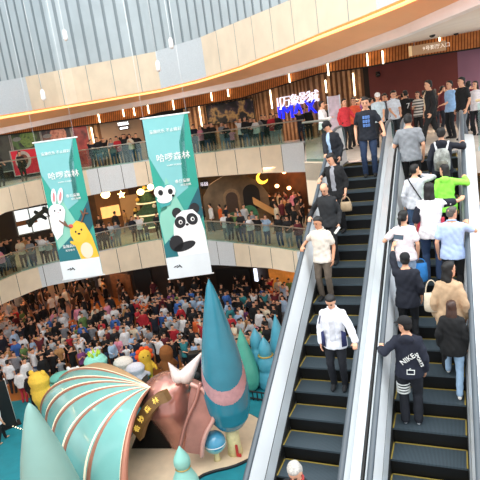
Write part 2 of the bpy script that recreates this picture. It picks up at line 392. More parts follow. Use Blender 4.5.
def fascia(name, P, N, zt, bot, pale, pw=1.25):
    mb = MB(); zb = []
    for p in P:
        u = proj(p)[0]; zb.append(max(zt-1.6, min(zt-.85, zof(p.x, p.y, itp(bot, u)))) if -5 < u < 310 else zt-1.1)
    for k in range(3): zb = [(zb[max(0, i-1)]+zb[i]+zb[min(len(zb)-1, i+1)])/3 for i in range(len(zb))]
    acc = 0; lim = pw
    for i in range(len(P)-1):
        a, b = P[i], P[i+1]; L = (b-a).length; u = proj((a+b)/2)[0]
        mb.mi = 1 if any(x0 <= u <= x1 for x0, x1 in pale) else 0
        e = 0.
        acc += L
        if acc > lim: e = .03; acc = 0
        b2 = b-(b-a).normalized()*e
        A = [Vector((q.x, q.y, z)) for q, z in ((a, zt+.04), (b2, zt+.04), (b2, zb[i+1]), (a, zb[i]))]
        mb.quad(*A)
        n = Vector((N[i].x, N[i].y, 0))*.35; n2 = Vector((N[i+1].x, N[i+1].y, 0))*.35
        mb.quad(A[3], A[2], A[2]+n2, A[3]+n); mb.quad(A[0], A[1], A[1]+n2*.4, A[0]+n*.4)
        mb.mi = 2; d = n*.1; d2 = n2*.1
        mb.quad(Vector((a.x, a.y, zt))+d, Vector((b.x, b.y, zt))+d2, Vector((b.x, b.y, zb[i+1]+.02))+d2, Vector((a.x, a.y, zb[i]+.02))+d)
    return struct(mb.build(name, [mat('cream_fascia', '#F2E2C8', .55, 0, .03, 1.5), mat('pale_fascia', '#DCE3E8', .6, 0, .05, 30), DARK])), zb  # lighter copies of the cream and pale panels, light from below in the colour
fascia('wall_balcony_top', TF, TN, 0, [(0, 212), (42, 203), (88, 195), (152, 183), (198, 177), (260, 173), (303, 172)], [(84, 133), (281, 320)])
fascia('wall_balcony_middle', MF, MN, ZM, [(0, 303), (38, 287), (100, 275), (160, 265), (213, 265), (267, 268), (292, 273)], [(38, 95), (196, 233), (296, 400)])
# floors
def slab(name, P, N, d0, d1, zt, zb, m):
    mb = MB(); A, B = off(P, N, d0), off(P, N, d1)
    strip(mb, up(A, zt), up(B, zt)); strip(mb, up(A, zb), up(B, zb)); strip(mb, up(A, zt), up(A, zb)); strip(mb, up(B, zt), up(B, zb))
    return struct(mb.build(name, m))
slab('floor_top', TF, TN, .1, 4.6, 0, -.55, STONE); slab('floor_middle', MF, MN, .1, 12.5, ZM, ZM-.55, STONE)
corner = [onz(304, 143, 0)+Vector((.05, .1, 0)), onz(304.5, 163, 0), onz(322, 163, 0), Vector((-1.66, .62, 0)), Vector((-1.66, 0, 0)), Vector((1.66, 0, 0)), Vector((1.66, .62, 0)), Vector((7, .62, 0)), Vector((12, 22, 0)), Vector((-4, 19, 0))]
mb = MB(); mb.prism(corner, (0, 0, -.5)); struct(mb.build('floor_landing', STONE))
mb = MB(); mb.mi = 0
c = corner; e = [c[0], c[1], c[2], c[3]+Vector((-.02, .1, 0))]
for a, b in zip(e, e[1:]):
    n = max(1, int((b-a).length/1.25))
    for k in range(n):
        p, q = a.lerp(b, k/n), a.lerp(b, (k+.985)/n)
        mb.mi = 0; mb.quad(p+Vector((0, 0, .04)), q+Vector((0, 0, .04)), q+Vector((0, 0, -1.25)), p+Vector((0, 0, -1.25)))
        mb.mi = 1; w = Vector((.03, .03, 0)); mb.quad(p+w, a.lerp(b, (k+1)/n)+w, a.lerp(b, (k+1)/n)+w+Vector((0, 0, -1.2)), p+w+Vector((0, 0, -1.2)))
mb.mi = 0; mb.prism([p+Vector((0, 0, -1.2)) for p in c], (0, 0, -.05))
struct(mb.build('wall_landing', [CREAM, DARK]))
mb = MB(); mb.quad((-60, -25, ZG), (40, -25, ZG), (40, 50, ZG), (-60, 50, ZG)); struct(mb.build('floor_ground', TERRA))
# ---- upper storey: wall over the atrium, glowing cove, lip, sloping soffit
LIPv = [(-40, 136), (0, 128), (83, 112), (160, 97), (240, 80), (320, 57), (400, 27), (460, 0), (540, -38)]
COVEv = [(-40, 124), (0, 115.5), (35, 110), (90, 101), (160, 89), (200, 79), (240, 66), (280, 50), (320, 33), (360, 17), (400, 0), (460, -28), (540, -66)]
WTv = [(-40, 128), (0, 121), (160, 92), (240, 76), (320, 60), (365, 53), (400, 45), (480, 30), (540, 18)]
WBv = [(-40, 141), (0, 135), (85, 125), (143, 117), (160, 112), (240, 98), (320, 73), (370, 66), (420, 56), (480, 47), (540, 38)]
TOPv = [(-40, 90), (32, 77), (160, 52), (207, 37), (288, 3), (372, -33), (540, -100)]
US = list(range(-30, 541, 6))
tfd = [(proj(p)[0], proj(p)[2]) for p in TF if -60 < proj(p)[0] < 303]; tfd.sort()
def tz(u, v, z): d = ray(u, v); return (z-CAM[2])/d[2]
lipt = [min(tz(u, itp(LIPv, u), 3.2), itp(tfd, u)-.1) for u in US]
for k in range(4): lipt = [(lipt[max(0, i-1)]+lipt[i]*2+lipt[min(len(US)-1, i+1)])/4 for i in range(len(US))]
uwt = [min(tz(u, itp(COVEv, u), 3.5), lipt[i]-1.1) for i, u in enumerate(US)]
for k in range(4): uwt = [(uwt[max(0, i-1)]+uwt[i]*2+uwt[min(len(US)-1, i+1)])/4 for i in range(len(US))]
LIP = [at(u, itp(LIPv, u), t) for u, t in zip(US, lipt)]
UW = [at(u, itp(COVEv, u), t) for u, t in zip(US, uwt)]
TW = off(TF, TN, 4.3)
wallxy = [p for p in TW if proj(p)[0] < 300]+[floorpt(u, t, 0) for u, t in ((312, 30.), (335, 29.6), (365, 29), (420, 27.5), (457, 26.5), (500, 25.5), (560, 24.5))]
WL = catmull(wallxy[::6]+[wallxy[-1]], .25) if False else wallxy
def hit(poly, u, v):                          # where the sight line meets an upright wall standing on poly
    d = ray(u, v); c = CAM
    best = None
    for a, b in zip(poly, poly[1:]):
        ex, ey = b.x-a.x, b.y-a.y; den = d[0]*ey-d[1]*ex
        if abs(den) < 1e-9: continue
        t = ((a.x-c[0])*ey-(a.y-c[1])*ex)/den; s = ((a.x-c[0])*d[1]-(a.y-c[1])*d[0])/den
        if t > 0 and -.001 <= s <= 1.001 and (best is None or t < best): best = t
    return at(u, v, best) if best else at(u, v, 30)
bandxy = [p+(Vector((CAM[0]-p.x, CAM[1]-p.y, 0)).normalized()*.55) for p in wallxy]
BT = [hit(bandxy, u, itp(WTv, u)) for u in US]; BB = [hit(bandxy, u, itp(WBv, u)) for u in US]
mb = MB(); mb.grid([UW, [a.lerp(b, .5) for a, b in zip(UW, LIP)], LIP]); struct(mb.build('trim_1', mat('cove_plaster', '#F7BE8C', .6, 0, .02, 1), smooth=True))  # peach colour carries the orange glow of the light strip
mb = MB()
lo = [p+Vector((0, 0, -.24)) for p in LIP]; inn = [p+Vector((-(CAM[0]-p.x), -(CAM[1]-p.y), 0)).normalized()*.5+Vector((0, 0, -.24)) for p in LIP]
strip(mb, LIP, lo); strip(mb, lo, inn); struct(mb.build('trim_2', WHITE))
mb = MB(); mb.grid([inn, BT]); struct(mb.build('ceiling_top', SOFFIT, smooth=True))
o = MB(); o.limb([p+Vector((CAM[0]-p.x, CAM[1]-p.y, 0)).normalized()*-.10+Vector((0, 0, -.09)) for p in UW], [.045]*len(UW), 6)
led = o.build('cove_light', mat('warm_led', '#FFB26B', .5, 0, 0, 1, '#FF9C5E', 2.6), smooth=True); tag(led, 'long warm light strip glowing along the underside of the curved upper wall', 'light')
# upper wall: cream panels with slatted and perforated stretches
def walk(P, step):
    out = [P[0]]; acc = 0
    for a, b in zip(P, P[1:]):
        L = (b-a).length; q = step-acc
        while q <= L: out.append(a.lerp(b, q/L)); q += step
        acc = L-(q-step)
    return out
UWp = walk(UW, .16); mb = MB(); ZT = 10.
creams = [(32, 160), (207, 376)]
for i in range(len(UWp)-1):
    a, b = UWp[i], UWp[i+1]; u = proj((a+b)/2)[0]; tow = Vector((CAM[0]-a.x, CAM[1]-a.y, 0)).normalized()
    zt = min(ZT, zof(a.x, a.y, itp(TOPv, u))) if u < 400 else ZT
    zt2 = min(ZT, zof(b.x, b.y, itp(TOPv, proj(b)[0]))) if u < 400 else ZT
    cream = any(x0 <= u <= x1 for x0, x1 in creams)
    if cream:
        mb.mi = 0; e = (b-a)*(.80 if i % 9 == 8 else 1.); bb = a+e
        mb.quad(a, bb, Vector((bb.x, bb.y, zt2)), Vector((a.x, a.y, zt))); base, base2 = zt, zt2
        if i % 9 == 8: mb.mi = 3; mb.quad(bb-tow*.02, b-tow*.02, Vector((b.x, b.y, zt2))-tow*.02, Vector((bb.x, bb.y, zt))-tow*.02)
    else: base, base2 = a.z, b.z
    if not cream: 
        mb.mi = 1; mb.quad(a-tow*.01, b-tow*.01, Vector((b.x, b.y, zt2))-tow*.01, Vector((a.x, a.y, zt))-tow*.01)
    base = max(zt, a.z); base2 = max(zt2, b.z)
    if i % 4 != 3:
        mb.mi = 2; mb.quad(Vector((a.x, a.y, base)), Vector((b.x, b.y, base2)), Vector((b.x, b.y, ZT)), Vector((a.x, a.y, ZT)))
        for p, z in ((a, base), (b, base2)): mb.quad(Vector((p.x, p.y, z)), Vector((p.x, p.y, z))-tow*.07, Vector((p.x, p.y, ZT))-tow*.07, Vector((p.x, p.y, ZT)))
    mb.mi = 3 if i % 4 == 3 else 2; q = tow*.07
    mb.quad(Vector((a.x, a.y, base))-q, Vector((b.x, b.y, base2))-q, Vector((b.x, b.y, ZT))-q, Vector((a.x, a.y, ZT))-q)
struct(mb.build('wall_upper', [CREAM, PALE, SLAT, mat('slat_gap', '#8A969C', .8, 0, 0)]))
# wooden band and the back wall of the top walkway
mb = MB(); BTs, BBs = walk(BT, .1), None
for i in range(len(US)-1):
    n = max(1, int((BT[i+1]-BT[i]).length/.11))
    for k in range(n):
        a, b, c, d = BT[i].lerp(BT[i+1], k/n), BT[i].lerp(BT[i+1], (k+.7)/n), BB[i].lerp(BB[i+1], (k+.7)/n), BB[i].lerp(BB[i+1], k/n)
        tow = Vector((CAM[0]-a.x, CAM[1]-a.y, 0)).normalized()*.06
        mb.quad(a+tow, b+tow, c+tow, d+tow); mb.quad(b+tow, b, c, c+tow); mb.quad(a+tow, a, d, d+tow)
        mb.mi = 1; mb.quad(BT[i].lerp(BT[i+1], k/n), BT[i].lerp(BT[i+1], (k+1)/n), BB[i].lerp(BB[i+1], (k+1)/n), BB[i].lerp(BB[i+1], k/n)); mb.mi = 0
    bk = Vector((CAM[0]-BB[i].x, CAM[1]-BB[i].y, 0)).normalized()*-.6
    mb.mi = 2; mb.quad(BB[i], BB[i+1], BB[i+1]+bk, BB[i]+bk); mb.quad(BB[i], BB[i+1], BB[i+1]+Vector((0, 0, -.07)), BB[i]+Vector((0, 0, -.07))); mb.mi = 0
struct(mb.build('trim_3', [BANDWOOD, mat('band_groove', '#7A4222', .7, 0, .05), DARK]))
mb = MB(); reg = [(-400, 86, 3), (86, 104, 0), (104, 143, 4), (143, 186, 3), (186, 366, 0), (366, 370, 3), (370, 458, 1), (458, 900, 2)]
for a, b in zip(wallxy, wallxy[1:]):
    n = max(2, 2*round((b-a).length/.30))
    for k in range(n):
        p, q = a.lerp(b, k/n), a.lerp(b, (k+1)/n); u = proj((p+q)/2+Vector((0, 0, 1.5)))[0]
        mi = next(r[2] for r in reg if r[0] <= u < r[1]); mb.mi = mi
        tow = Vector((CAM[0]-p.x, CAM[1]-p.y, 0)).normalized()*.07
        if mi == 0 and k % 2: 
            mb.quad(p+tow, q+tow, q+tow+Vector((0, 0, 4)), p+tow+Vector((0, 0, 4))); mb.quad(p, p+tow, p+tow+Vector((0, 0, 4)), p+Vector((0, 0, 4))); mb.quad(q, q+tow, q+tow+Vector((0, 0, 4)), q+Vector((0, 0, 4)))
        elif mi == 0: mb.mi = 5; mb.quad(p, q, q+Vector((0, 0, 4)), p+Vector((0, 0, 4)))
        else: mb.quad(p, q, q+Vector((0, 0, 4)), p+Vector((0, 0, 4)))
struct(mb.build('wall_top_back', [WOOD, MAROON, PLUM, DARKWALL, mat('beige_shop_wall', '#B79A82', .6, 0, .05, 1), mat('wood_groove', '#7C553A', .7, 0, .05, 2)]))
# middle and ground back walls
MW = [Vector((p.x+n.x*d_, p.y+n.y*d_, p.z)) for p, n in zip(MF, MN) for d_ in [6.8+5.2*max(0, min(1, (proj(p)[0]-258)/12))*(1 if proj(p)[2] > 5 else 0)]]; MWx = [Vector((p.x, p.y, ZM)) for p in MW]
GW = [onz(u, v, ZG) for u, v in [(-90, 262), (-40, 268), (0, 270), (40, 276), (90, 284), (112, 297), (133, 302), (152, 300), (200, 294), (250, 292), (275, 298), (330, 302)]]
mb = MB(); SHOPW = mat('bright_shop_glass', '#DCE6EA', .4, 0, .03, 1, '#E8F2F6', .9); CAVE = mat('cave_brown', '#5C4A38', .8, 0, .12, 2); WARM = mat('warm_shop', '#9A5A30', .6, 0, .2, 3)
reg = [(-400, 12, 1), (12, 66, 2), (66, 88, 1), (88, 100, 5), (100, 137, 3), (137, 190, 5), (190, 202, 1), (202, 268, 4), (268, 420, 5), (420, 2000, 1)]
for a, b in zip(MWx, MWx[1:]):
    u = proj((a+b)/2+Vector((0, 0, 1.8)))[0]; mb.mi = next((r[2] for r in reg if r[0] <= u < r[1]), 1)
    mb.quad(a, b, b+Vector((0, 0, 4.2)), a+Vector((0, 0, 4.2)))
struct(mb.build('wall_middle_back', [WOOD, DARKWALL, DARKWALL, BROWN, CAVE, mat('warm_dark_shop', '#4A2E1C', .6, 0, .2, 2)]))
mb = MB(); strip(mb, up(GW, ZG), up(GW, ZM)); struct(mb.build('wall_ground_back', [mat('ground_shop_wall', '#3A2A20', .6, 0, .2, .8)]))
slab('ceiling_ground', MF, MN, .2, 10.7, ZM-.56, ZM-.9, SOFFIT)
slab('ceiling_middle', TF, TN, .2, 13., -.56, -.9, SOFFIT)
# glass railings
def railing(name, P, z, label, pw=1.3, inset=None, topm=None):
    root = empty(name, P[0], 0, label, 'railing'); o0 = P[0]
    L = [p-o0 for p in P]; pts = walk(L, pw)
    for a, b in zip(pts, pts[1:]):
        mb = MB(); d = (b-a).normalized(); n = Vector((-d.y, d.x, 0))*.012; A, B = a+d*.015, b-d*.015
        mb.prism([A-n/2, B-n/2, B-n/2+Vector((0, 0, 1.08)), A-n/2+Vector((0, 0, 1.08))], n); mb.build('glass_panel', GLASS, root)
    mb = MB(); mb.limb([p+Vector((0, 0, 1.14)) for p in L], [.032]*len(L), 8); mb.build('top_rail', topm or RAILMETAL, root, True)
    mb = MB()
    strip(mb, [p+Vector((0, 0, .10)) for p in L], L); mb.build('base_channel', STEEL, root)
    return root
railing('glass_railing', off(TF, TN, .12)[8:], .04, 'curved glass railing with metal top rail along the top floor balcony')
railing('glass_railing', [p for p in off(MF, MN, .12)[8:]], ZM, 'curved glass railing with metal top rail along the middle balcony')
nr = [corner[1]+Vector((.06, .06, 0)), corner[2]+Vector((.05, .08, 0)), corner[3]+Vector((-.0, .14, 0))]
railing('glass_railing', nr, 0, 'short angled glass railing on the landing beside the left escalator', .7)
railing('glass_railing', [Vector((1.75, .72, 0)), Vector((3.2, .72, 0)), Vector((6.8, .72, 0))], 0, 'glass railing with pale wooden top rail right of the ascending escalator', 1.2, None, mat('pale_wood_rail', '#CDB68C', .5, 0, .08, 6))
# ------------------------------------------------------------------ escalators
GAPH = .1775; WE = 1.237
XL = (-GAPH-WE, -GAPH); XR = (GAPH, GAPH+WE)
TREAD = wave_mat('grooved_tread', '#36424A', '#5A6870', 18., 'X', .45, .5); RISER = mat('black_riser', '#050506', .5, .2, 0)
YEL = mat('yellow_edge', '#8F7C33', .6, 0, .05); RUB = mat('grey_rubber_handrail', '#444D54', .4, 0, .04, 4); DECK = mat('satin_deck', '#D4DADD', .28, .2, .03, 2, coat=.3)
PANEL = mat('white_balustrade', '#F2F5F6', .22, 0, .02, 1.2, coat=.3); BLK = mat('black_skirt', '#0B0C0D', .5, 0, 0)
def lz(y): return TAN*y if y < 0 else 0.
Y0, Y1 = -8.1, .9
def along(f, ys): return [f(y) for y in ys]
YS = [-8.9, -8.3, -8.0]+[-7.5+.5*i for i in range(14)]+[-.5, -.25, 0, .3, .6, .9]
def hz(y):                                   # incline eased into the level landing
    if y <= -8.0: return TAN*-8.0
    return -math.log(1+math.exp(-TAN*y*9))/9+0.0 if y > -2 else TAN*y
def strips(mb, sec, ys):                     # sec: list of (x, dz) closed profile pushed along the incline
    R = [[Vector((x, y, hz(y)+dz)) for x, dz in sec] for y in ys]; mb.rings(R)
def escalator(x0, x1, label):
    xc = (x0+x1)/2; root = empty('escalator', (xc, -8.3, ZM), 0, label, 'escalator'); O = Vector((xc, -8.3, ZM))
    def fin(mb, n, m, p=root, sm=False):
        mb.v = [(a-O.x, b-O.y, c-O.z) for a, b, c in mb.v] if p is root else mb.v
        return mb.build(n, m, p, sm)
    k = -2
    while True:
        yb = -.055-.4*k; z = 0 if k < 0 else TAN*(yb-.4)
        if yb < -8.2: break
        mb = MB(); cy, hx = yb-.2, .5
        mb.mi = 0; mb.box((xc, cy, z-.015), (1.0, .398, .03))
        mb.mi = 1; R = []
        for t in range(5):
            a = t/4; R.append([Vector((xc-hx, yb-.398+.02*math.sin(a*PI*.5), z-.03-a*.24)), Vector((xc+hx, yb-.398+.02*math.sin(a*PI*.5), z-.03-a*.24))])
        for p, q in zip(R, R[1:]): mb.quad(p[0], p[1], q[1], q[0])
        s = fin(mb, 'step', [TREAD, RISER])
        mb = MB(); mb.box((xc, yb-.012, z+.001), (1.0, .024, .005)); mb.box((xc-hx+.01, cy, z+.001), (.02, .4, .005)); mb.box((xc+hx-.01, cy, z+.001), (.02, .4, .005))
        mb.v = [(a-O.x, b-O.y, c-O.z) for a, b, c in mb.v]; mb.build('yellow_border', YEL, s)
        k += 1
    for x, sg in ((x0, 1), (x1, -1)):        # sg: towards the steps
        mb = MB(); strips(mb, [(x+.040, .93), (x+.034, .965), (x, .975), (x-.034, .965), (x-.04, .93), (x-.02, .915), (x+.02, .915)], YS)
        # newel return
        fin(mb, 'handrail', RUB, root, True)
        mb = MB()
        for i in range(9):
            a0, a1 = PI/2-PI*i/9, PI/2-PI*(i+1)/9
            P = [Vector((x+dx, .9+.32*math.cos(a)+(0), .63+.32*math.sin(a)+.0)) for a in (a0, a1) for dx in (-.035, .035)]
            mb.quad(P[0], P[1], P[3], P[2]); Q = [Vector((x+dx, .9+.27*math.cos(a), .63+.27*math.sin(a))) for a in (a0, a1) for dx in (-.035, .035)]
            mb.quad(P[0], P[2], Q[2], Q[0]); mb.quad(P[1], P[3], Q[3], Q[1]); mb.quad(Q[0], Q[1], Q[3], Q[2])
        fin(mb, 'newel_end', RUB, root, True)
        mb = MB(); strips(mb, [(x+sg*.075, .38), (x+sg*.022, .92), (x-sg*.0, .92), (x-sg*.03, .30)], YS); fin(mb, 'balustrade_panel', PANEL)
        mb = MB(); mb.prism([Vector((x-.012, .9, -.02)), Vector((x-.012, 1.0, -.02)), Vector((x-.012, 1.14, .5)), Vector((x-.012, 1.1, .8)), Vector((x-.012, .9, .92))], (.024, 0, 0)); fin(mb, 'newel_panel', GLASS)
        mb = MB(); strips(mb, [(x+sg*.07, .335), (x+sg*.079, .385), (x+sg*.025, .38), (x+sg*.02, .345)], YS); fin(mb, 'dark_joint', BLK)
        mb = MB(); strips(mb, [(x+sg*.106, .03), (x+sg*.07, .345), (x+sg*.0, .345), (x+sg*.0, -.3), (x+sg*.106, -.3)], YS); fin(mb, 'inner_deck', DECK)
        mb = MB(); strips(mb, [(x+sg*.119, -.2), (x+sg*.119, .03), (x+sg*.104, .05), (x+sg*.1, -.2)], YS); fin(mb, 'skirt_brush', BLK)
        w = .15 if x in (XL[1], XR[0]) else .24
        mb = MB(); strips(mb, [(x-sg*.02, .42), (x-sg*w, .38), (x-sg*w, -.9), (x-sg*.02, -.9)], YS); fin(mb, 'outer_deck', DECK)
    mb = MB(); R = [[Vector((x0-.16, y, hz(y)-.35)), Vector((x1+.16, y, hz(y)-.35)), Vector((x1+.16, y, hz(y)-1.1)), Vector((x0-.16, y, hz(y)-1.1))] for y in YS if y < .6]; mb.rings(R); fin(mb, 'truss_cladding', STEEL)
    mb = MB(); mb.box((xc, .98, .006), (1.2, .5, .02)); mb.box((xc, .72, .01), (1.0, .06, .016)); fin(mb, 'comb_plate', STEEL)
    return root
escalator(*XL, 'left escalator carrying riders down who face the viewer')
escalator(*XR, 'right escalator carrying riders up with their backs to the viewer')
mb = MB(); strips(mb, [(-.012, .405), (.012, .405), (.012, -.6), (-.012, -.6)], YS); o = mb.build('deck_seam', BLK); tag(o, 'dark seam strip running between the two escalator decks', 'trim strip'); struct(o)
def tz_of(k): return 0. if k < 0 else TAN*(-.055-.4*k-.4)
def railpt(x, v):
    lo, hi = -8., .9
    for _ in range(40):
        m = (lo+hi)/2
        if proj((x, m, hz(m)+.97))[1] > v: lo = m
        else: hi = m
    return Vector((x, lo, hz(lo)+.97))
def grip(x, v, up=True):                     # wrist just before the rail point, palm over the rail
    p = railpt(x, v); d = -1 if not up else 1
    return p+Vector((0, -.085*d, -.05*d+.035)), Vector((0, .86*d, .5*d))
def rider(u, v, k, dy=0., **kw):             # head seen at (u,v), standing on step k
    yc = -.055-.4*k-.2+dy; z = tz_of(k)+.001; d = ray(u, v); t = (yc-CAM[1])/d[1]; p = CAM+t*d
    h = (p[2]-z)/.922
    if 'hfix' in kw: h = kw.pop('hfix')
    return (Vector((p[0], yc, z)), h)
HANDLES = {}
def R_(nm, u, v, k, rz, dy=-.0, hadj=1., dx=0., **kw):
    loc, h = rider(u, v, k, dy); loc.x += dx
    r, J = person('person', loc, rz, h=h*hadj, group=None, **kw); HANDLES[nm] = (r, J, loc, rz); return r, J
DN, UPW = PI, 0.
# descending riders (left escalator); their right hand is on the viewer's left rail
w, d = grip(XL[1], 136, False)
R_('A', 365, 102, 0, DN+.1, lh=w, lhd=d, top='#1B2436', legs='#22334F', sleeve='short', w=1.08, hp=12, label='man in navy T-shirt with blue chest print at the top of the left escalator', curl=(.4, .9), hadj=.98)
w, d = grip(XL[0], 158, False)
R_('B', 330, 126, 1, DN-.25, rh=w, rhd=d, top='#1C2230', legs='#1B2030', sleeve='long', loose=.028, hem=.74, front='#9DB8D6', cap='#15171C', hp=34, yaw=38, label='man in black cap and open navy jacket over pale blue shirt, on the left escalator', curl=(.9, .4), lean=6)
w, d = grip(XL[0], 184, False)
R_('C', 333, 157, 4, DN-.1, rh=w, rhd=d, top='#14151A', legs='#17181C', sleeve='three', loose=.026, hem=.76, front='#8F9096', hair='bob', fem=True, hp=28, yaw=30, label='person with dark curly hair in black cardigan over grey top, on the left escalator', curl=(.9, .5), lean=5, hadj=.98)
w, d = grip(XL[0], 222, False)
R_('D', 325, 189, 6, DN-.05, rh=w, rhd=d, top='#31343A', legs='#191C24', sleeve='long', hair='bald', hp=32, yaw=6, label='balding man in charcoal shirt holding a white paper on the left escalator', curl=(.9, .6), collar='#2B2E34')
w, d = grip(XL[0], 252, False)
R_('E', 319, 223, 8, DN-.1, rh=w, rhd=d, top='#D8CDBF', legs='#5D5145', sleeve='short', hp=14, yaw=22, label='man in cream short-sleeved shirt and brown trousers on the left escalator', curl=(.9, .4), collar='#D8CDBF', loose=.022, skin=SKIN2)
w, d = grip(XL[1], 352, False)
R_('F', 331, 301, 12, DN+.05, lh=w, lhd=d, top='#DDDFE6', legs='#161C2A', sleeve='long', hp=30, yaw=4, loose=.03, front='#C9CBD2', hem=.78, label='man in open white jacket with navy side panels on the left escalator', curl=(.4, .8), collar='#E2E4EA', shoes='#23262C')
R_('G', 296, 470, 18, DN, top='#1A1A20', legs='#1B1D22', sleeve='long', hair='short', hairm=GREYHAIR, hp=30, fem=True, collar='#A83A38', label='grey-haired person in dark top with red collar at the foot of the left escalator')
# ascending riders (right escalator), backs to the viewer
w, d = grip(XR[0], 140)
R_('H', 408, 121, 2, UPW+.1, lh=w, lhd=d, top='#83878C', legs='#17181D', sleeve='short', w=1.15, loose=.024, label='broad man in grey T-shirt near the top of the right escalator', curl=(.4, .9), hp=10)
w, d = grip(XR[1], 142)
R_('I', 441, 132, 3, UPW, rh=w, rhd=d, top='#1A2338', legs='#20242E', sleeve='long', hood=True, loose=.024, label='person in navy hoodie wearing a pale camouflage backpack on the right escalator', curl=(.9, .4), hadj=.97)
R_('J', 414, 171, 5, UPW+.1, top='#BFC2C8', legs='#41597A', sleeve='long', yaw=55, rh=(.14, .20, 1.33), rot_local=True, rhd=(-.3, .3, .9), label='man in pale grey long-sleeved top with black crossbody strap on the right escalator', shoes='#D8D8D8')
w, d = grip(XR[1], 176)
R_('K', 445, 171, 5, UPW-.1, rh=w, rhd=d, top='#8FEB4E', legs='#20242C', sleeve='long', hair='mid', hood=True, fem=True, yaw=-60, loose=.03, hem=.72, label='woman in neon green hoodie on the right escalator', curl=(.9, .3))
w, d = grip(XR[1], 197)
R_('L', 430, 186, 7, UPW, rh=w, rhd=d, top='#E7E3E6', legs='#33496B', sleevem='#18203A', hair='mid', fem=True, loose=.028, hem=.78, w=1.05, label='woman in white top with navy sleeves and red side panels on the right escalator', curl=(.9, .3), dx=-.02, hadj=.95)
w, d = grip(XR[0], 231)
R_('M', 403, 218, 8, UPW+.08, lh=w, lhd=d, top='#E9DDDF', legs='#9FB3CB', sleeve='short', hair='pony', fem=True, yaw=30, loose=.024, label='woman with ponytail in pale pink T-shirt and light jeans on the right escalator', curl=(.4, .9))
w, d = grip(XR[1], 221)
R_('N', 453, 214, 8, UPW-.05, rh=w, rhd=d, top='#AFC3E6', legs='#141519', sleeve='short', hair='buzz', hairm=DARKGREYHAIR, yaw=40, w=1.08, loose=.024, label='man with short grey hair in pale blue shirt on the right escalator', curl=(.9, .4), collar='#AFC3E6', dx=-.03)
R_('O', 405, 261, 10, UPW+.05, lh=(-.20, .33, 1.60), rot_local=True, lhd=(.35, .25, .9), top='#172036', legs='#10131A', sleeve='three', cap='#12151C', loose=.03, w=1.06, hem=.74, label='man in black cap and navy top raising a phone on the right escalator', curl=(.4, .7))
R_('P', 448, 271, 11, UPW-.1, top='#B99C7C', legs='#15161A', sleeve='long', hair='long', fem=True, yaw=45, loose=.028, w=.92, hem=.74, label='woman with long black hair in beige jacket on the right escalator', shoes='#202024')
R_('Q', 450, 313, 12, UPW-.1, top='#131418', legs='#8FABC6', sleeve='long', hair='long', hairm=BROWNHAIR, fem=True, loose=.034, hem=.74, lf=(-.10, .34, .232), rf=(.09, -.02, 0), shoes='#E6E1D8', label='woman with long brown hair in black top and light jeans on the right escalator', hadj=1.0)
w, d = grip(XR[0], 345)
R_('R', 406, 326, 13, UPW+.05, lh=w, lhd=d, top='#1A2440', legs='#141A2A', sleeve='long', hood=True, cap='#121317', yaw=-62, hp=4, loose=.03, hem=.80, legloose=.012, shoes='#D9D9DC', label='boy in navy hoodie with white lettering and striped trousers, lowest rider on the right escalator', curl=(.4, .9))
# ------------------------------------------------------------------ what the riders wear and carry
def W(nm, p):
    r, J, loc, rz = HANDLES[nm]; return loc+Matrix.Rotation(rz, 3, 'Z') @ Vector(p)
def chest(J, x, z, o, back=False):           # point just proud of the garment, local
    s = J['s']; ry = np.interp(z, [t[0] for t in TORSO], [t[2] for t in TORSO]); rx = np.interp(z, [t[0] for t in TORSO], [t[1] for t in TORSO])
    y = (ry+o)*math.sqrt(max(0, 1-(x/(rx+o))**2))
    return J['T'](x, -y if back else y, z)
def patch(nm, name, col, x0, x1, z0, z1, o, back=False, n=6, thick=.006):
    r, J, _, _ = HANDLES[nm]; mb = MB(); A = [[chest(J, x0+(x1-x0)*i/n, z, o, back) for i in range(n+1)] for z in np.linspace(z0, z1, 5)]
    B = [[chest(J, x0+(x1-x0)*i/n, z, o+thick, back) for i in range(n+1)] for z in np.linspace(z0, z1, 5)]
    for G in (A, B):
        for p, q in zip(G, G[1:]): strip(mb, p, q)
    ring = lambda G: G[0]+[g[-1] for g in G[1:-1]]+G[-1][::-1]+[g[0] for g in G[1:-1]][::-1]
    a, b = ring(A), ring(B); strip(mb, a+[a[0]], b+[b[0]])
    return mb.build(name, cloth(col), r, True)
r, J = HANDLES['A'][:2]
for row in range(3):                          # three rows of chunky blue lettering
    for k in range(3):
        z = 1.33-.085*row; x = -.075+.052*k; patch('A', 'blue_print', '#5C83C4', x, x+.042, z-.062, z, .030, n=2)
        patch('A', 'print_gap', '#1B2436', x+.013, x+.028, z-.045+.01*k, z-.02, .037, n=1, thick=.003)
r, J = HANDLES['F'][:2]
for sd in (1, -1):
    mb = MB(); x = sd*.135; Tt = J['T']
    mb.prism([Tt(x, .125, .83), Tt(x+sd*.075, .06, .83), Tt(x+sd*.07, .06, 1.06), Tt(x+sd*.01, .13, 1.12)], (J['Y']*.022)[:]); mb.build('navy_panel', cloth('#232B58'), r, True)
    mb = MB(); a = J['arms'][sd]; q = J['sh'][sd]
    mb.limb([q+J['Y']*.05+Vector((sd*.03, 0, -.02)), q.lerp(a[0], .6)+J['Y']*.055+Vector((sd*.025, 0, 0))], [.012, .012], 6); mb.build('sleeve_stripe', cloth('#2A3052'), r, True)
mb = MB(); e, t, dd, pn = J['arms'][-1]; mb.limb([t-dd*.03, t-dd*.005], [.034, .034], 10); mb.build('wrist_watch', mat('black_watch', '#101010', .3), r, True)
# crossbody strap of J
r, J = HANDLES['J'][:2]; P = [chest(J, -.12+.25*i/10, 1.42-.46*i/10, .026, True) for i in range(11)]
mb = MB(); mb.limb([J['T'](-.125, .0, 1.45)]+P+[J['T'](.17, .02, .95)], [.012]*13, 6); mb.build('crossbody_strap', cloth('#15161A'), r, True)
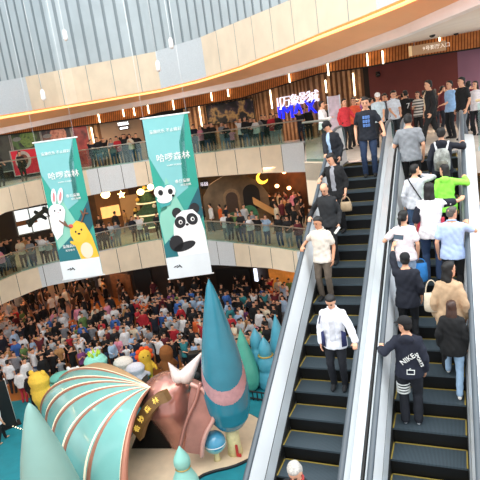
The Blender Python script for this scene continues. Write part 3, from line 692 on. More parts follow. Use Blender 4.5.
# red side panels of L
for sd in (1, -1):
    r, J = HANDLES['L'][:2]; mb = MB()
    mb.prism([J['T'](sd*.172, -.06, .80), J['T'](sd*.172, .06, .80), J['T'](sd*.165, .06, 1.12), J['T'](sd*.165, -.06, 1.12)], (sd*.055*J['s'], 0, 0)); mb.build('red_side_panel', cloth('#B02C40'), r, True, .01)
# white lettering and stripes of R
r, J = HANDLES['R'][:2]
mw = cloth('#DDE0DC')
def back_text(sz, s_, x, z, rot, o=.05):
    p = chest(J, x, z, o, True); M = Matrix.Translation(p) @ Matrix.Rotation(rot, 4, 'Y') @ Matrix.Rotation(PI/2, 4, 'X'); return text('back_lettering', s_, sz, mw, r, M, .006)
back_text(.105, 'NIKE', .0, 1.13, -math.radians(36), .05); back_text(.062, 'SPORTS', .158, 1.12, math.radians(68), .085)
mb = MB(); p = chest(J, .03, .93, .05, True)
for a, b in (((-.05, -.035), (.05, -.035)), ((.05, -.035), (.055, .03)), ((.055, .03), (-.045, .03)), ((-.045, .03), (-.05, -.035)), ((-.015, .03), (0, .055))):
    mb.limb([p+Vector((a[0], 0, a[1])), p+Vector((b[0], 0, b[1]))], [.006, .006], 5)
mb.build('pocket_emblem', mw, r, True)
k, a, ft = J['legs'][-1]
for i in range(4):
    mb = MB(); q = k.lerp(J['T'](-.09, 0, .90), .02+.125*i); mb.turn([(.086, -.009), (.100, -.009), (.100, .009), (.086, .009)], q, 20); mb.build('leg_stripe', mw, r, True)
mb = MB(); H = J['H']
for sd in (1, -1):
    R = [H(sd*.034+.026*math.cos(2*PI*i/14), .105, .02+.09*math.sin(2*PI*i/14)) for i in range(15)]; mb.limb(R, [.0035]*15, 5); mb.limb([H(sd*.058, .10, .04), H(sd*.082, 0, .03)], [.003]*2, 5)
mb.build('glasses', mat('black_frames', '#141414', .3), r, True)
# small things carried
def cardbox(name, c, d, M, m, label, cat, bevel=.004):
    mb = MB(); mb.box((0, 0, 0), d); o = mb.build(name, m, None, False, bevel); o.matrix_world = Matrix.Translation(c) @ M.to_4x4(); return tag(o, label, cat)
e, t, dd, pn = HANDLES['O'][1]['arms'][-1]; p = W('O', t+dd*.15+Vector((.045, .02, .015)))
ph = empty('phone', p, 0, 'black phone held up sideways by the rider in the black cap', 'phone')
Mx = Matrix.Rotation(.15, 3, 'Y')
mb = MB(); mb.box((0, 0, 0), (.16, .010, .078), Mx); mb.build('case', mat('phone_black', '#0E0F11', .2), ph, False, .004)
mb = MB(); mb.box((0, -.0065, 0), (.148, .002, .068), Mx); mb.build('screen', mat('phone_screen', '#303A44', .1, 0, 0, 1, '#5C7080', .5), ph)
e, t, dd, pn = HANDLES['D'][1]['arms'][-1]; cardbox('paper_slip', W('D', t+dd*.11+Vector((.02, .04, -.01))), (.05, .003, .17), Matrix.Rotation(.7, 3, 'Y'), mat('paper', '#ECECE6', .8), 'white paper slip in the hand of the balding man on the left escalator', 'paper')
def bag(name, c, rz, w, d, h, m, sm, sl, label, cat='bag', top=.75):
    r = empty(name, c, rz, label, cat); mb = MB()
    mb.oval([(Vector((0, 0, z*h)), w*.5*q, d*.5*k) for z, q, k in ((0, .80, .7), (.04, .95, .95), (.35, 1.02, 1.1), (.8, .95, .8), (1, .9, .35))], Vector((1, 0, 0)), Vector((0, 1, 0)), 14); mb.build('bag_body', m, r, True)
    mb = MB(); mb.limb([Vector((w*.36*math.cos(PI*i/12), 0, h*.95+sl*math.sin(PI*i/12))) for i in range(13)], [.009]*13, 6); mb.build('strap', sm, r, True)
    return r
e, t, dd, pn = HANDLES['C'][1]['arms'][-1]; q = W('C', t+dd*.07); TANL = mat('tan_leather', '#A08A6C', .5, 0, .05, 10)
bag('handbag', q-Vector((0, 0, .32)), 0, .24, .10, .2, TANL, TANL, .12, 'tan handbag hanging from the arm of the person in the black cardigan')
e, t, dd, pn = HANDLES['M'][1]['arms'][1]; q = W('M', t+dd*.07)
bag('carrier_bag', q-Vector((-.02, 0, .44)), .3, .26, .12, .34, cloth('#2F7EC4'), cloth('#2F7EC4'), .10, 'bright blue bag held at the side of the ponytailed woman')
q = W('P', HANDLES['P'][1]['T'](-.24, -.02, .95)); CRM = cloth('#CDBFA8')
bag('tote_bag', q, 0, .24, .11, .30, CRM, CRM, .22, 'cream tote bag hanging beside the woman in the beige jacket')
# backpack of I
r, J, loc, rz = HANDLES['I']; bp = empty('backpack', W('I', J['T'](0, -.21, 1.0)), 0, 'pale grey camouflage backpack on the back of the rider in the navy hoodie', 'backpack')
CAMO = mat('camouflage_canvas', '#8C8F8A', .8, 0, .35, 9); mb = MB()
mb.oval([(Vector((0, 0, z)), rx, ry) for z, rx, ry in ((-.12, .10, .05), (-.10, .145, .085), (.1, .155, .10), (.25, .135, .08), (.32, .08, .04))], Vector((1, 0, 0)), Vector((0, 1, 0)), 18); mb.build('pack', CAMO, bp, True)
mb = MB(); mb.oval([(Vector((0, -.085, z)), rx, ry) for z, rx, ry in ((-.09, .08, .03), (-.07, .11, .05), (.05, .11, .045), (.09, .08, .02))], Vector((1, 0, 0)), Vector((0, 1, 0)), 14); mb.build('front_pocket', mat('dark_canvas', '#5C5B52', .8, 0, .3, 10), bp, True)
for sd in (1, -1):
    mb = MB(); mb.limb([Vector((sd*.09, .06, .28)), Vector((sd*.12, .14, .42)), Vector((sd*.13, .24, .43)), Vector((sd*.14, .33, .3))], [.022]*4, 6); mb.build('shoulder_strap', cloth('#C8CACC'), bp, True)
# ------------------------------------------------------------------ people standing on the landing
def L_(u, t, face, label, v=None, **kw):
    p = floorpt(u, t, 0.001); kw.setdefault('vox', .014)
    a = math.atan2(CAM[1]-p.y, CAM[0]-p.x)-PI/2+math.radians(face)   # face 0 = towards the viewer, 90 = towards the right of the photo
    r, J = person('person', p, a, label=label, group='people on the top landing', **kw); HANDLES[label] = (r, J, p, a); return r, J
L_(432, 15.2, -75, 'man in black suit walking across the landing', h=1.84, top='#15161B', legs='#131419', sleeve='long', loose=.032, hem=.74, front='#CBB79A', lf=(-.08, .30, 0), rf=(.08, -.30, .03), hp=5)
L_(452, 16.4, -50, 'man in pale blue shirt with folded arms beside the black suit', h=1.78, top='#8FB4DE', legs='#191C26', sleeve='short', rh=(-.10, .25, 1.12), lh=(.10, .23, 1.08), rot_local=True, loose=.024)
L_(464, 15.2, -60, 'heavy man in dark T-shirt and grey trousers beside the right railing', h=1.80, top='#16181D', legs='#5A5F66', sleeve='short', w=1.22, loose=.028)
L_(381, 16.8, 5, 'man in white cap and striped pale T-shirt on the landing', h=1.72, top='#BFD2DC', legs='#23262E', cap='#E9E9EA', loose=.024, lh=(-.12, .33, .95), rh=(.10, .33, .95), rot_local=True, hp=12)
L_(396, 17.2, 20, 'man in white shirt leaning beside the white-capped man', h=1.74, top='#D5DEEA', legs='#2A3442', lh=(-.1, .33, .98), rh=(.12, .33, .98), rot_local=True, hp=15, collar='#D5DEEA')
L_(408, 18.6, -150, 'person in black T-shirt with white number on the back, arms raised', h=1.72, top='#141519', legs='#1A1B20', rh=(.28, .28, 1.42), lh=(-.28, .28, 1.42), rot_local=True)
L_(420, 18.4, -20, 'woman in black and white striped top behind the black suit', h=1.62, top=wave_mat('striped_jersey', '#15161A', '#D8D4CC', 3.2, 'Z', .8), legs='#17181C', hair='mid', fem=True, rh=(.05, .3, 1.12), rot_local=True)
L_(397, 20.5, 10, 'person in black shirt standing behind the man in the white shirt', h=1.8, top='#17181C', legs='#1B1C20', sleeve='short', hp=10)
L_(326, 17.4, 80, 'man in white shirt at the glass corner left of the escalators', h=1.72, top='#E6E6E8', legs='#3A3F4A', sleeve='long', loose=.028, rh=(.15, .3, 1.15), rot_local=True)
L_(348, 17.6, 30, 'person in red top behind the navy T-shirt man', h=1.70, top='#C9343E', legs='#26262C', sleeve='long', lh=(-.2, .35, 1.05), rot_local=True)
L_(357, 18.6, -15, 'person in orange top behind the navy T-shirt man', h=1.72, top='#DE5A3A', legs='#2A2A30')
L_(387, 19.2, 25, 'person with bowed head between white cap and white shirt', h=1.74, top='#5B5D66', legs='#22242A', hp=25)
L_(477, 16.2, -30, 'woman in white top at the right edge of the landing', h=1.66, top='#E4DDE0', legs='#2A2C34', hair='long', fem=True)
L_(470, 18.3, 150, 'person with bushy black hair by the right railing', h=1.74, top='#6E2432', legs='#1F2026', hair='bob', fem=True)
# number on the black T-shirt
r, J, p_, a_ = HANDLES['person in black T-shirt with white number on the back, arms raised']
q = chest(J, 0, 1.17, .03, True); text('back_number', '7', .26, cloth('#E4E4E4'), r, Matrix.Translation(q) @ Matrix.Rotation(PI/2, 4, 'X'), .008)
r, J, p_, a_ = HANDLES['man in black suit walking across the landing']
mb = MB(); q = J['arms'][1][0].lerp(J['arms'][1][1], .93); mb.limb([q, J['arms'][1][1]], [.04, .04], 8); mb.build('shirt_cuff', cloth('#E8E8E8'), r, True)
# ------------------------------------------------------------------ lighter figures for balconies and crowd
PROTO = []; LV = .03
def proto(**kw):
    r, J = person('proto', Vector((0, 0, 0)), 0, vox=LV, lite=True, loose=.024, **kw); PROTO.append(r); return r
proto(h=1.70, rh=(.14, .42, 1.06), lh=(-.14, .42, 1.06), rot_local=True, sleeve='short', lean=8, hp=22)          # 0 both hands on the rail
proto(h=1.66, rh=(.06, .30, 1.46), lh=(-.22, .40, 1.08), rot_local=True, sleeve='short', lean=4, hp=8)           # 1 phone up
proto(h=1.62, fem=True, hair='mid', rh=(.12, .40, 1.06), rot_local=True, sleeve='long', lean=7, hp=20)            # 2 long hair, one hand
proto(h=1.72, sleeve='long', hp=12)                                                                               # 3 arms down
proto(h=1.64, fem=True, hair='long', rh=(.05, .26, 1.2), lh=(-.05, .24, 1.2), rot_local=True, sleeve='short', hp=18)  # 4 hands together
proto(h=1.20, rh=(.16, .32, .98), lh=(-.16, .32, .98), rot_local=True, sleeve='short', hp=-10, w=1.05)            # 5 child reaching
proto(h=1.70, rh=(.10, .24, 1.62), lh=(-.10, .24, 1.62), rot_local=True, sleeve='short', hp=4)                    # 6 phone overhead
proto(h=1.68, sleeve='short', lf=(-.1, .26, 0), rf=(.1, -.26, .02), hp=6)                                          # 7 walking
bake()
PARTS = [{c.name.split('.')[0]: c for c in r.children} for r in PROTO]
MERG = []                                     # crowd figures: one mesh each, slots skin/trousers/top/hair
def join(meshes):
    V_, F_, M_ = [], [], []; o = 0
    for i, me in enumerate(meshes):
        V_ += [v.co[:] for v in me.vertices]; F_ += [tuple(k+o for k in p.vertices) for p in me.polygons]; M_ += [i]*len(me.polygons); o += len(me.vertices)
    me = bpy.data.meshes.new('crowd_figure'); me.from_pydata(V_, [], F_)
    for _ in meshes: me.materials.append(None)
    me.polygons.foreach_set('material_index', M_); me.shade_smooth(); me.update(); return me
for d in PARTS: MERG.append(join([d[k].data for k in ('body', 'trousers', 'top', 'hair')]))
PAL = {'white': '#DAD9DB', 'black': '#17181C', 'navy': '#1C2740', 'grey': '#7C8087', 'pale grey': '#AEB4BA', 'red': '#B32632', 'dark red': '#5E1F28', 'pink': '#D98BA2', 'blue': '#3A66AE', 'pale blue': '#9FB9D6', 'teal': '#2F7F86',
       'tan': '#A77C4E', 'cream': '#DCCFB6', 'orange': '#D9642E', 'yellow': '#D9B13A', 'green': '#5E7C46', 'purple': '#6E3A6E', 'brown': '#5A3D2B', 'dark': '#24252B', 'jeans': '#33476A'}
USED = [False]*len(PROTO)
def setm(o, i, m): o.material_slots[i].link = 'OBJECT'; o.material_slots[i].material = m
EXTRA = []                                    # (object, base label, photo x): repeated labels get told apart at the end
def figure(pi, p, rz, top, legs, label, group, sc=1., hairm=None):
    src = PROTO[pi]; r = src.copy(); COL.objects.link(r); r.name = 'person'
    for c in src.children:
        if c.name.startswith('shoe'): continue
        d = c.copy(); COL.objects.link(d); d.parent = r; d.name = c.name.split('.')[0]
        n = c.name.split('.')[0]
        setm(d, 0, SKIN if n == 'body' else cloth(PAL[legs]) if n == 'trousers' else cloth(PAL[top]) if n == 'top' else (hairm or HAIR))
    r.location = p; r.rotation_euler = (0, 0, rz); r.scale = (sc, sc, sc)
    tag(r, label, 'person', group); EXTRA.append((r, label, proj(p)[0])); return r
def tocam(p, turn=0): return math.atan2(-3+p.y*0-p.y+2, -5-p.x)-PI/2+math.radians(turn)   # looking down into the atrium
ZONE_T = [(86, 'by food posters'), (145, 'by beige shop'), (233, 'by video screen'), (262, 'right of screen'), (330, 'below cinema sign')]
ZONE_M = [(62, 'by bright window'), (130, 'by brown shop'), (165, 'by display tree'), (268, 'by playhouse'), (400, 'by warm shop')]
def zone(L, u): return next((n for x, n in L if u <= x), L[-1][1])
POSE = {0: 'leaning', 1: 'with raised hand', 2: 'leaning', 3: 'standing', 4: 'hands joined', 5: 'reaching up', 6: 'with hands up', 7: 'walking'}
def ringpt(P, N, u, back):
    best = min(range(len(P)), key=lambda i: abs(proj(P[i])[0]-u) if proj(P[i])[2] > 5 else 1e9)
    n = N[best]; return Vector((P[best].x+n.x*back, P[best].y+n.y*back, P[best].z))
TOPP = [(3, 'blue', 0), (33, 'black', 2), (13, 'dark', 0), (96, 'navy', 1), (104.5, 'dark', 3), (113, 'grey', 2), (119, 'red', 0), (126, 'dark', 6), (134, 'cream', 4), (140, 'black', 1), (109, 'dark', 6, .9), (129, 'black', 6, .9),
        (196, 'navy', 0), (201, 'pink', 2), (207, 'dark', 6), (211.5, 'black', 1), (221, 'grey', 0), (227, 'dark', 2), (232, 'pink', 5), (238, 'white', 1), (243, 'dark', 3), (248, 'black', 0), (257, 'white', 2), (262.5, 'dark', 1), (253, 'grey', 3, .9),
        (271, 'red', 0), (277, 'dark', 3), (266, 'black', 2, .9), (297, 'navy', 1), (300.5, 'black', 3, .8), (284, 'dark', 3, 1.6)]
def legs_for(c): return random.choice(['black', 'navy', 'dark', 'jeans', 'jeans', 'grey'])
for it_ in TOPP:
    u, c, pi = it_[:3]; p = ringpt(TF, TN, u, .48 if len(it_) < 4 else .48+it_[3]); lg = legs_for(c)
    lab = f"{'child' if pi == 5 else 'person'} in {c} top {POSE[pi]} on top balcony {zone(ZONE_T, u)}"
    figure(pi, p, tocam(p, random.uniform(-25, 25)), c, lg, lab, 'people at the top balcony rail', random.uniform(.95, 1.03))
MIDP = [(1, 'blue', 0), (9, 'pink', 2), (15, 'pale blue', 1, .7), (20, 'navy', 3, .8), (21, 'dark', 5), (31, 'cream', 0, .3), (38, 'tan', 3, .7), (48, 'white', 1), (53, 'pale grey', 2), (43, 'black', 1, .8), (4, 'orange', 3, 1.3), (11, 'tan', 3, 1.6), (27, 'dark', 6, 1.0), (60, 'dark', 0), (35, 'grey', 0),
        (97.5, 'black', 0), (107, 'navy', 1), (111, 'dark', 2), (117, 'pale grey', 0), (121, 'grey', 2), (137, 'navy', 3, .3), (142, 'white', 1), (146, 'dark', 5), (158, 'dark', 0), (115, 'red', 5),
        (103, 'black', 7, 3.2), (112, 'dark', 5, 2.6), (119, 'dark', 3, 3.), (140, 'black', 7, 3.4), (89, 'dark', 7, 3.), (150, 'grey', 3, 2.5), (128, 'tan', 7, 4.),
        (222, 'white', 0), (227, 'dark', 2), (232.5, 'green', 1), (237, 'dark', 0), (246, 'white', 2), (253, 'black', 1), (260, 'pale blue', 1), (274, 'black', 3), (285, 'dark', 0), (292, 'dark red', 2), (242, 'grey', 3, .5), (289, 'black', 3, 1.2), (305, 'teal', 2),
        (214, 'white', 3, 2.2), (223, 'orange', 3, 2.6), (229, 'navy', 7, 2.3), (241, 'pale blue', 4, 2.1), (247, 'pale grey', 3, 2.4), (279, 'cream', 7, 3.2), (296, 'black', 7, 3.0), (284, 'dark red', 7, 4.4), (291, 'dark', 3, 5.2), (300, 'brown', 7, 4.6), (276, 'black', 3, 5.6), (303, 'dark', 4, 5.8), (287, 'tan', 7, 6.0), (272, 'black', 3, 7.5), (278, 'brown', 7, 8.5), (283, 'dark', 3, 7.), (288, 'dark red', 3, 8.2), (293, 'black', 4, 7.4), (298, 'dark', 7, 8.8), (302, 'black', 3, 7.6), (281, 'cream', 3, 9.5), (296, 'pink', 3, 9.8), (205, 'dark', 3, 3.), (217, 'black', 7, 4.)]
for it_ in MIDP:
    u, c, pi = it_[:3]; b = .48 if len(it_) < 4 else .48+it_[3]; p = ringpt(MF, MN, u, b); lg = legs_for(c)
    if b > 2: p = floorpt(u, proj(ringpt(MF, MN, u, 0))[2]+b, ZM); h_ = proj(hit(MWx, u, proj(p+Vector((0, 0, 1)))[1]))[2]; p = floorpt(u, min(proj(p)[2], h_-.6), ZM)
    far = b > 2
    lab = f"{'child' if pi == 5 else 'person'} in {c} top {POSE[pi]} {'inside middle floor' if far else 'on middle balcony'} {zone(ZONE_M, u)}"
    figure(pi, p, tocam(p, random.uniform(-25, 25) if not far else random.uniform(-180, 180)), c, lg, lab, 'people on the middle balcony', random.uniform(.93, 1.02))
# people gathered at the back of the landing
for i in range(30):
    u = random.choice([random.uniform(330, 372), random.uniform(372, 470), random.uniform(385, 470)]); t = random.uniform(19.5, 24.5); p = floorpt(u, t, .001)
    c = random.choice(['dark red', 'black', 'dark', 'black', 'dark red', 'brown', 'red', 'navy', 'purple']); pi = random.choice([1, 3, 4, 6, 3]); lg = legs_for(c)
    figure(pi, p, math.radians(random.uniform(-180, 180)), c, lg, f"person in {c} top {POSE[pi]} crowding before maroon wall", 'crowd at the back of the landing', random.uniform(.95, 1.05))
# ------------------------------------------------------------------ the crowd on the ground floor
def inside(P, x, y):
    c = False
    for (x1, y1), (x2, y2) in zip(P, P[1:]+P[:1]):
        if (y1 > y) != (y2 > y) and x < (x2-x1)*(y-y1)/(y2-y1)+x1: c = not c
    return c
DENSE = [(-5, 322), (60, 322), (110, 312), (160, 304), (200, 300), (300, 288), (290, 300), (278, 330), (262, 352), (252, 376), (205, 372), (150, 374), (100, 372), (72, 378), (45, 384), (22, 396), (-5, 402)]
SPARSE = [(-5, 262), (40, 285), (100, 272), (160, 264), (300, 270), (296, 292), (200, 302), (110, 314), (60, 324), (-5, 326)]
spots = []; GWx_ = GW
CT = [(u, t, floorpt(u, t, ZG)) for u, t in ((46, 22.), (64, 23.3), (101, 23.3), (77, 23.6), (127, 23.4), (139, 22.7), (149, 23.3), (170, 23.0))]
CT += [(u, proj(onz(u, v, ZG))[2], onz(u, v, ZG)) for u, v in ((26, 403), (37, 409), (15, 394), (3, 443))]
rg = random.Random(11)
x = -46.
while x < 0:
    y = -6.
    while y < 30:
        px, py = x+rg.uniform(-.14, .14), y+rg.uniform(-.14, .14); u, v, t = proj((px, py, ZG+.8))
        if t > 5 and -4 < u < 300:
            if any((px-q.x)**2+(py-q.y)**2 < .75 or (abs(u-cu) < 11 and -2.2 < t-ct < 0) for cu, ct, q in CT) or proj(hit(GWx_, u, v))[2] < t+.7: pass
            elif inside(DENSE, u, v): spots.append((t, px, py, u, v, 1))
            elif inside(SPARSE, u, v) and rg.random() < .27 and t < 46: spots.append((t, px, py, u, v, 0))
        y += .61
    x += .61
spots.sort()
CW = ['white']*26+['black']*22+['dark']*14+['grey']*8+['pale grey']*8+['navy']*6+['red']*6+['dark red']*4+['pink']*5+['blue']*4+['pale blue']*6+['teal']*2+['tan']*4+['cream']*6+['orange']*2+['yellow']*2+['green']*3+['purple']*2
CD = ['black']*30+['dark']*20+['brown']*8+['grey']*4+['white']*4+['dark red']*3+['tan']*3
ZC = [(60, 'left of yellow costume'), (150, 'behind fan shell'), (206, 'behind pink conch'), (400, 'beside tall cone')]
rest = []
for n, (t, px, py, u, v, dn) in enumerate(spots):
    c = rg.choice(CW if dn else CD); lg = rg.choice(['black', 'dark', 'navy', 'jeans', 'grey']); child = rg.random() < .3 and dn
    pi = 5 if child else rg.choice([1, 3, 4, 2, 6, 3, 0] if dn else [3, 7, 7, 4])
    face = math.atan2(1-py, -9-px)-PI/2+rg.uniform(-.5, .5) if dn else rg.uniform(-3, 3)
    if n < 155:
        o = bpy.data.objects.new('person', MERG[pi]); COL.objects.link(o); o.location = (px, py, ZG+.001); o.rotation_euler = (0, 0, face); sc = rg.uniform(.92, 1.06); o.scale = (sc, sc, sc)
        for i, m in enumerate((SKIN, cloth(PAL[lg]), cloth(PAL[c]), BROWNHAIR if rg.random() < .12 else HAIR)): setm(o, i, m)
        where = ('front of ground crowd' if v > 352 else 'ground crowd' if dn else 'under the balcony')
        lab = f"{'child' if child else 'person'} in {c} top, {where} {zone(ZC, u)}"
        tag(o, lab, 'person', 'crowd on the ground floor'); EXTRA.append((o, lab, u))
    else: rest.append((pi, px, py, face, c, lg))
print('crowd', len(spots), 'rest', len(rest))
if rest:
    cols = sorted({c for *_, c, l in rest} | {l for *_, l in rest}); idx = {c: i+2 for i, c in enumerate(cols)}
    VV, FF, MI = [], [], []; o = 0; cache = {}
    for pi, px, py, face, c, lg in rest:
        if pi not in cache:
            me = MERG[pi]; co = np.array([v.co[:] for v in me.vertices]); cache[pi] = (co, [tuple(p.vertices) for p in me.polygons], [p.material_index for p in me.polygons])
        co, fs, ms = cache[pi]; cs, sn = math.cos(face), math.sin(face)
        VV.append(np.stack([co[:, 0]*cs-co[:, 1]*sn+px, co[:, 0]*sn+co[:, 1]*cs+py, co[:, 2]+ZG], 1)); FF += [tuple(k+o for k in f) for f in fs]; MI += [(0, idx[lg], idx[c], 1)[m] for m in ms]; o += len(co)
    me = bpy.data.meshes.new('crowd'); me.from_pydata(np.concatenate(VV).tolist(), [], FF)
    for m in [SKIN, HAIR]+[cloth(PAL[c]) for c in cols]: me.materials.append(m)
    me.polygons.foreach_set('material_index', MI); me.shade_smooth(); me.update()
    ob = bpy.data.objects.new('crowd', me); COL.objects.link(ob); tag(ob, 'farthest part of the packed crowd on the ground floor under the balcony', 'crowd', None, 'stuff')
for r in PROTO:
    for c in list(r.children): bpy.data.objects.remove(c)
    bpy.data.objects.remove(r)
def ordinal(i): return ['first', 'second', 'third', 'fourth', 'fifth', 'sixth', 'seventh', 'eighth', 'ninth', 'tenth'][i] if i < 10 else f'{i+1}th'
def tell_apart():
    g = {}
    for o, l, u in EXTRA: g.setdefault(l, []).append((u, o))
    for l, L in g.items():
        if len(L) < 2: continue
        L.sort(key=lambda q: q[0])
        for i, (u, o) in enumerate(L): o['label'] = l+', '+('leftmost' if i == 0 else 'rightmost' if i == len(L)-1 else ordinal(i)+' from left')
# ------------------------------------------------------------------ the children's stage on the ground floor
TEAL = mat('teal_carpet', '#16808E', .7, 0, .05, 3); SHELL = mat('aqua_gloss', '#7FBFBA', .25, 0, .03, 1, coat=.4); COPPER = mat('copper_rib', '#B77C66', .35, .35, .05, 3)
IVORY = mat('ivory_strip', '#F6EBD0', .5, 0, 0, 1, '#FFF0CC', .35); BEIGE = mat('beige_deck', '#D9C3A6', .6, 0, .05, 2); PINK = mat('rose_copper_shell', '#B87F72', .22, .55, .15, 1.0, coat=.5)
BLUEG = mat('teal_gloss', '#297F95', .25, 0, .05, 1.5, coat=.4); MINT = mat('mint_gloss', '#8FCFC4', .4, 0, .03, 1); GREENB = mat('green_gloss', '#4FA894', .35, 0, .06, 2); GOLD = mat('gold', '#C9A650', .35, .6, .05, 4)
SKYB = mat('blue_gloss', '#4E9FB6', .3, 0, .05, 2); BLACK = mat('black_paint', '#0D0E10', .5, 0, .05, 3); TIPW = mat('pearl_tip', '#EADCD6', .3, .1, .04, 2)
def gz(u, v, dz=0): p = onz(u, v, ZG); return Vector((p.x, p.y, ZG+dz))
mb = MB(); mb.prism([gz(u, v, .004) for u, v in [(-60, 412), (0, 404), (25, 400), (60, 388), (100, 376), (205, 376), (250, 372), (268, 340), (320, 330), (330, 520), (-60, 540)]], (0, 0, .03)); o = mb.build('stage_carpet', TEAL); tag(o, 'teal carpet laid over the ground floor around the stage scenery', 'carpet')
mb = MB(); P = catmull([gz(u, v, .035) for u, v in [(120, 515), (132, 440), (165, 412), (205, 405), (245, 415), (266, 428), (268, 442), (256, 457), (235, 468), (212, 474), (196, 482), (170, 510), (120, 515)]], .25)[:-1]
mb.prism(P, (0, 0, .10)); r_ = mb.build('stage_deck', BEIGE); tag(r_, 'low beige stage deck with dark edge under the conch and the tall cone', 'stage')
mb = MB(); mb.limb([p+Vector((0, 0, .05)) for p in P], [.055]*len(P), 6); mb.build('dark_edge', BLACK, r_, True)
# fan shell
A = at(151, 388, 17.4); bases = [gz(u, v) for u, v in [(84, 392), (58, 402), (44, 419), (49, 432), (56, 450), (67, 474), (92, 500), (128, 515)]]
def fan(f, t, lift=0.):                       # f: 0..7 along the base, t: 0 apex .. 1 ground
    i = min(6, int(f)); q = f-i; n = len(bases); g = lambda k: bases[max(0, min(n-1, k))]
    p0, p1, p2, p3 = g(i-1), g(i), g(i+1), g(i+2)
    b = .5*((2*p1)+(p2-p0)*q+(2*p0-5*p1+4*p2-p3)*q*q+(3*p1-p0-3*p2+p3)*q**3)
    a = t*PI/2; s_, c_ = math.sin(a)**1.05, math.cos(a)**.9
    c = Vector((A.x+(b.x-A.x)*s_, A.y+(b.y-A.y)*s_, ZG+(A.z-ZG+.25*math.sin(a*2))*c_))
    if lift: d = (c-Vector(((A.x+b.x)/2, (A.y+b.y)/2, ZG))).normalized(); c += d*lift
    return c
sh = empty('fan_shell', (A.x-2.5, A.y, ZG), 0, 'large ribbed aqua fan shell tunnel with copper ribs, left of the conch', 'shell decoration'); O = sh.location.copy()
def lk(mb, n, m, sm=True, par=sh): mb.v = [(a-O.x, b-O.y, c-O.z) for a, b, c in mb.v]; return mb.build(n, m, par, sm)
for nm, f0, f1, m in (('beige_border', 0, 1, mat('tan_border', '#C09C74', .5, 0, .05, 2)), ('aqua_panel', 1, 7, SHELL)):
    mb = MB(); nf = int((f1-f0)*6)
    G = [[fan(f0+(f1-f0)*i/nf, j/20) for j in range(21)] for i in range(nf+1)]
    mb.grid(G); o = lk(mb, nm, m); s_ = o.modifiers.new('s', 'SOLIDIFY'); s_.thickness = .09; s_.offset = 0
for i in range(1, 8):
    w = .075 if i < 7 else .13
    mb = MB(); mb.limb([fan(i, j/20, .03) for j in range(21)], [.03+w*j/20 for j in range(21)], 8); lk(mb, 'copper_rib', COPPER)
    mb = MB(); mb.limb([fan(max(0, i-.13 if i > 1 else i-.1), j/20, .055) for j in range(21)], [.022+.02*j/20 for j in range(21)], 6); lk(mb, 'ivory_strip', IVORY)
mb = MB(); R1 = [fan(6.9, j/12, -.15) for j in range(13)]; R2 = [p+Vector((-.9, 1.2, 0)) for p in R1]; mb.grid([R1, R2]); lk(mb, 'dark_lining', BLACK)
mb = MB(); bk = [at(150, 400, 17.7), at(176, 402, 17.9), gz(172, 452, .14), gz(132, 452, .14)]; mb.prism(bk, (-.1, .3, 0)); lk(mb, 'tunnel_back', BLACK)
# arched sign over the tunnel mouth
sg = empty('arch_sign', at(150, 415, 16.7), 0, 'curved bronze sign with gold lettering over the tunnel mouth of the fan shell', 'sign'); O2 = sg.location.copy()
up_, lo_ = [(131, 431), (135, 419), (143, 406), (153, 396), (163, 392)], [(140, 441), (144, 428), (151, 415), (159, 406), (168, 402)]
U = catmull([at(u, v, 16.75) for u, v in up_], .08); Lo = catmull([at(u, v, 16.65) for u, v in lo_], .08)
k = min(len(U), len(Lo)); U = [U[int(i*(len(U)-1)/23)] for i in range(24)]; Lo = [Lo[int(i*(len(Lo)-1)/23)] for i in range(24)]
BRONZE = mat('bronze_board', '#7A5A32', .5, .3, .1, 4); mb = MB(); bv = Vector((.06, .18, .03)); U2, L2 = [p+bv for p in U], [p+bv for p in Lo]
for a, b in ((U, Lo), (U2, L2), (U, U2), (Lo, L2)): strip(mb, a, b)
mb.quad(U[0], Lo[0], L2[0], U2[0]); mb.quad(U[-1], Lo[-1], L2[-1], U2[-1]); mb.v = [tuple(Vector(p)-O2) for p in mb.v]; mb.build('board', BRONZE, sg)
mb = MB(); mb.limb(U, [.035]*24, 6); mb.limb(Lo, [.035]*24, 6); mb.v = [tuple(Vector(p)-O2) for p in mb.v]; mb.build('bronze_edge', GOLD, sg, True)
GL = mat('gold_letter', '#F4D56A', .4, .2, 0, 1, '#FFD860', .35)
for i, ch in enumerate('奇妙森林'):
    k = 4+i*5; p = (U[k]+Lo[k])/2; xa = (U[k+2]-U[k-2]).normalized(); ya = (U[k]-Lo[k]); ya = (ya-xa*ya.dot(xa)).normalized(); za = xa.cross(ya)
    if za.dot(Vector(CAM)-p) < 0: za = -za
    M = Matrix((xa, ya, za)).transposed().to_4x4(); M.translation = p+za*.03-O2; text('gold_letter', ch, .22, GL, sg, M, .02)
# conch
C0 = at(174, 402, 17.1); cb = gz(176, 449); cn = empty('conch', (cb.x, cb.y, ZG), 0, 'big rose copper conch with pale spikes beside the fan shell', 'shell decoration'); O = cn.location.copy()
mb = MB(); ht = C0.z-ZG
Xh = Vector((math.cos(YAW), -math.sin(YAW), 0)); Yh = Vector((math.sin(YAW), math.cos(YAW), 0)); Zv = Vector((0, 0, 1))
c2 = Vector((cb.x, cb.y, ZG))
mb.oval([(c2+Zv*z+Xh*x+Yh*.25, rx, ry) for z, x, rx, ry in ((.10, .38, .62, .6), (.5, .34, .70, .75), (1.1, .20, .82, .9), (1.7, .02, .98, 1.0), (2.15, -.06, .94, .88), (2.5, .0, .68, .64), (2.72, .05, .36, .36), (2.8, .06, .12, .12))], Xh, Yh, 28)
mb.ell(c2+Zv*2.0+Xh*-.62+Yh*.1, (.42, .42, .42)); mb.ell(c2+Zv*2.3+Xh*.45+Yh*.05, (.42, .42, .4))
mb.v = [tuple(Vector(p)-O) for p in mb.v]; o = skinned(mb, 'whorl', PINK, cn, .06, 6)
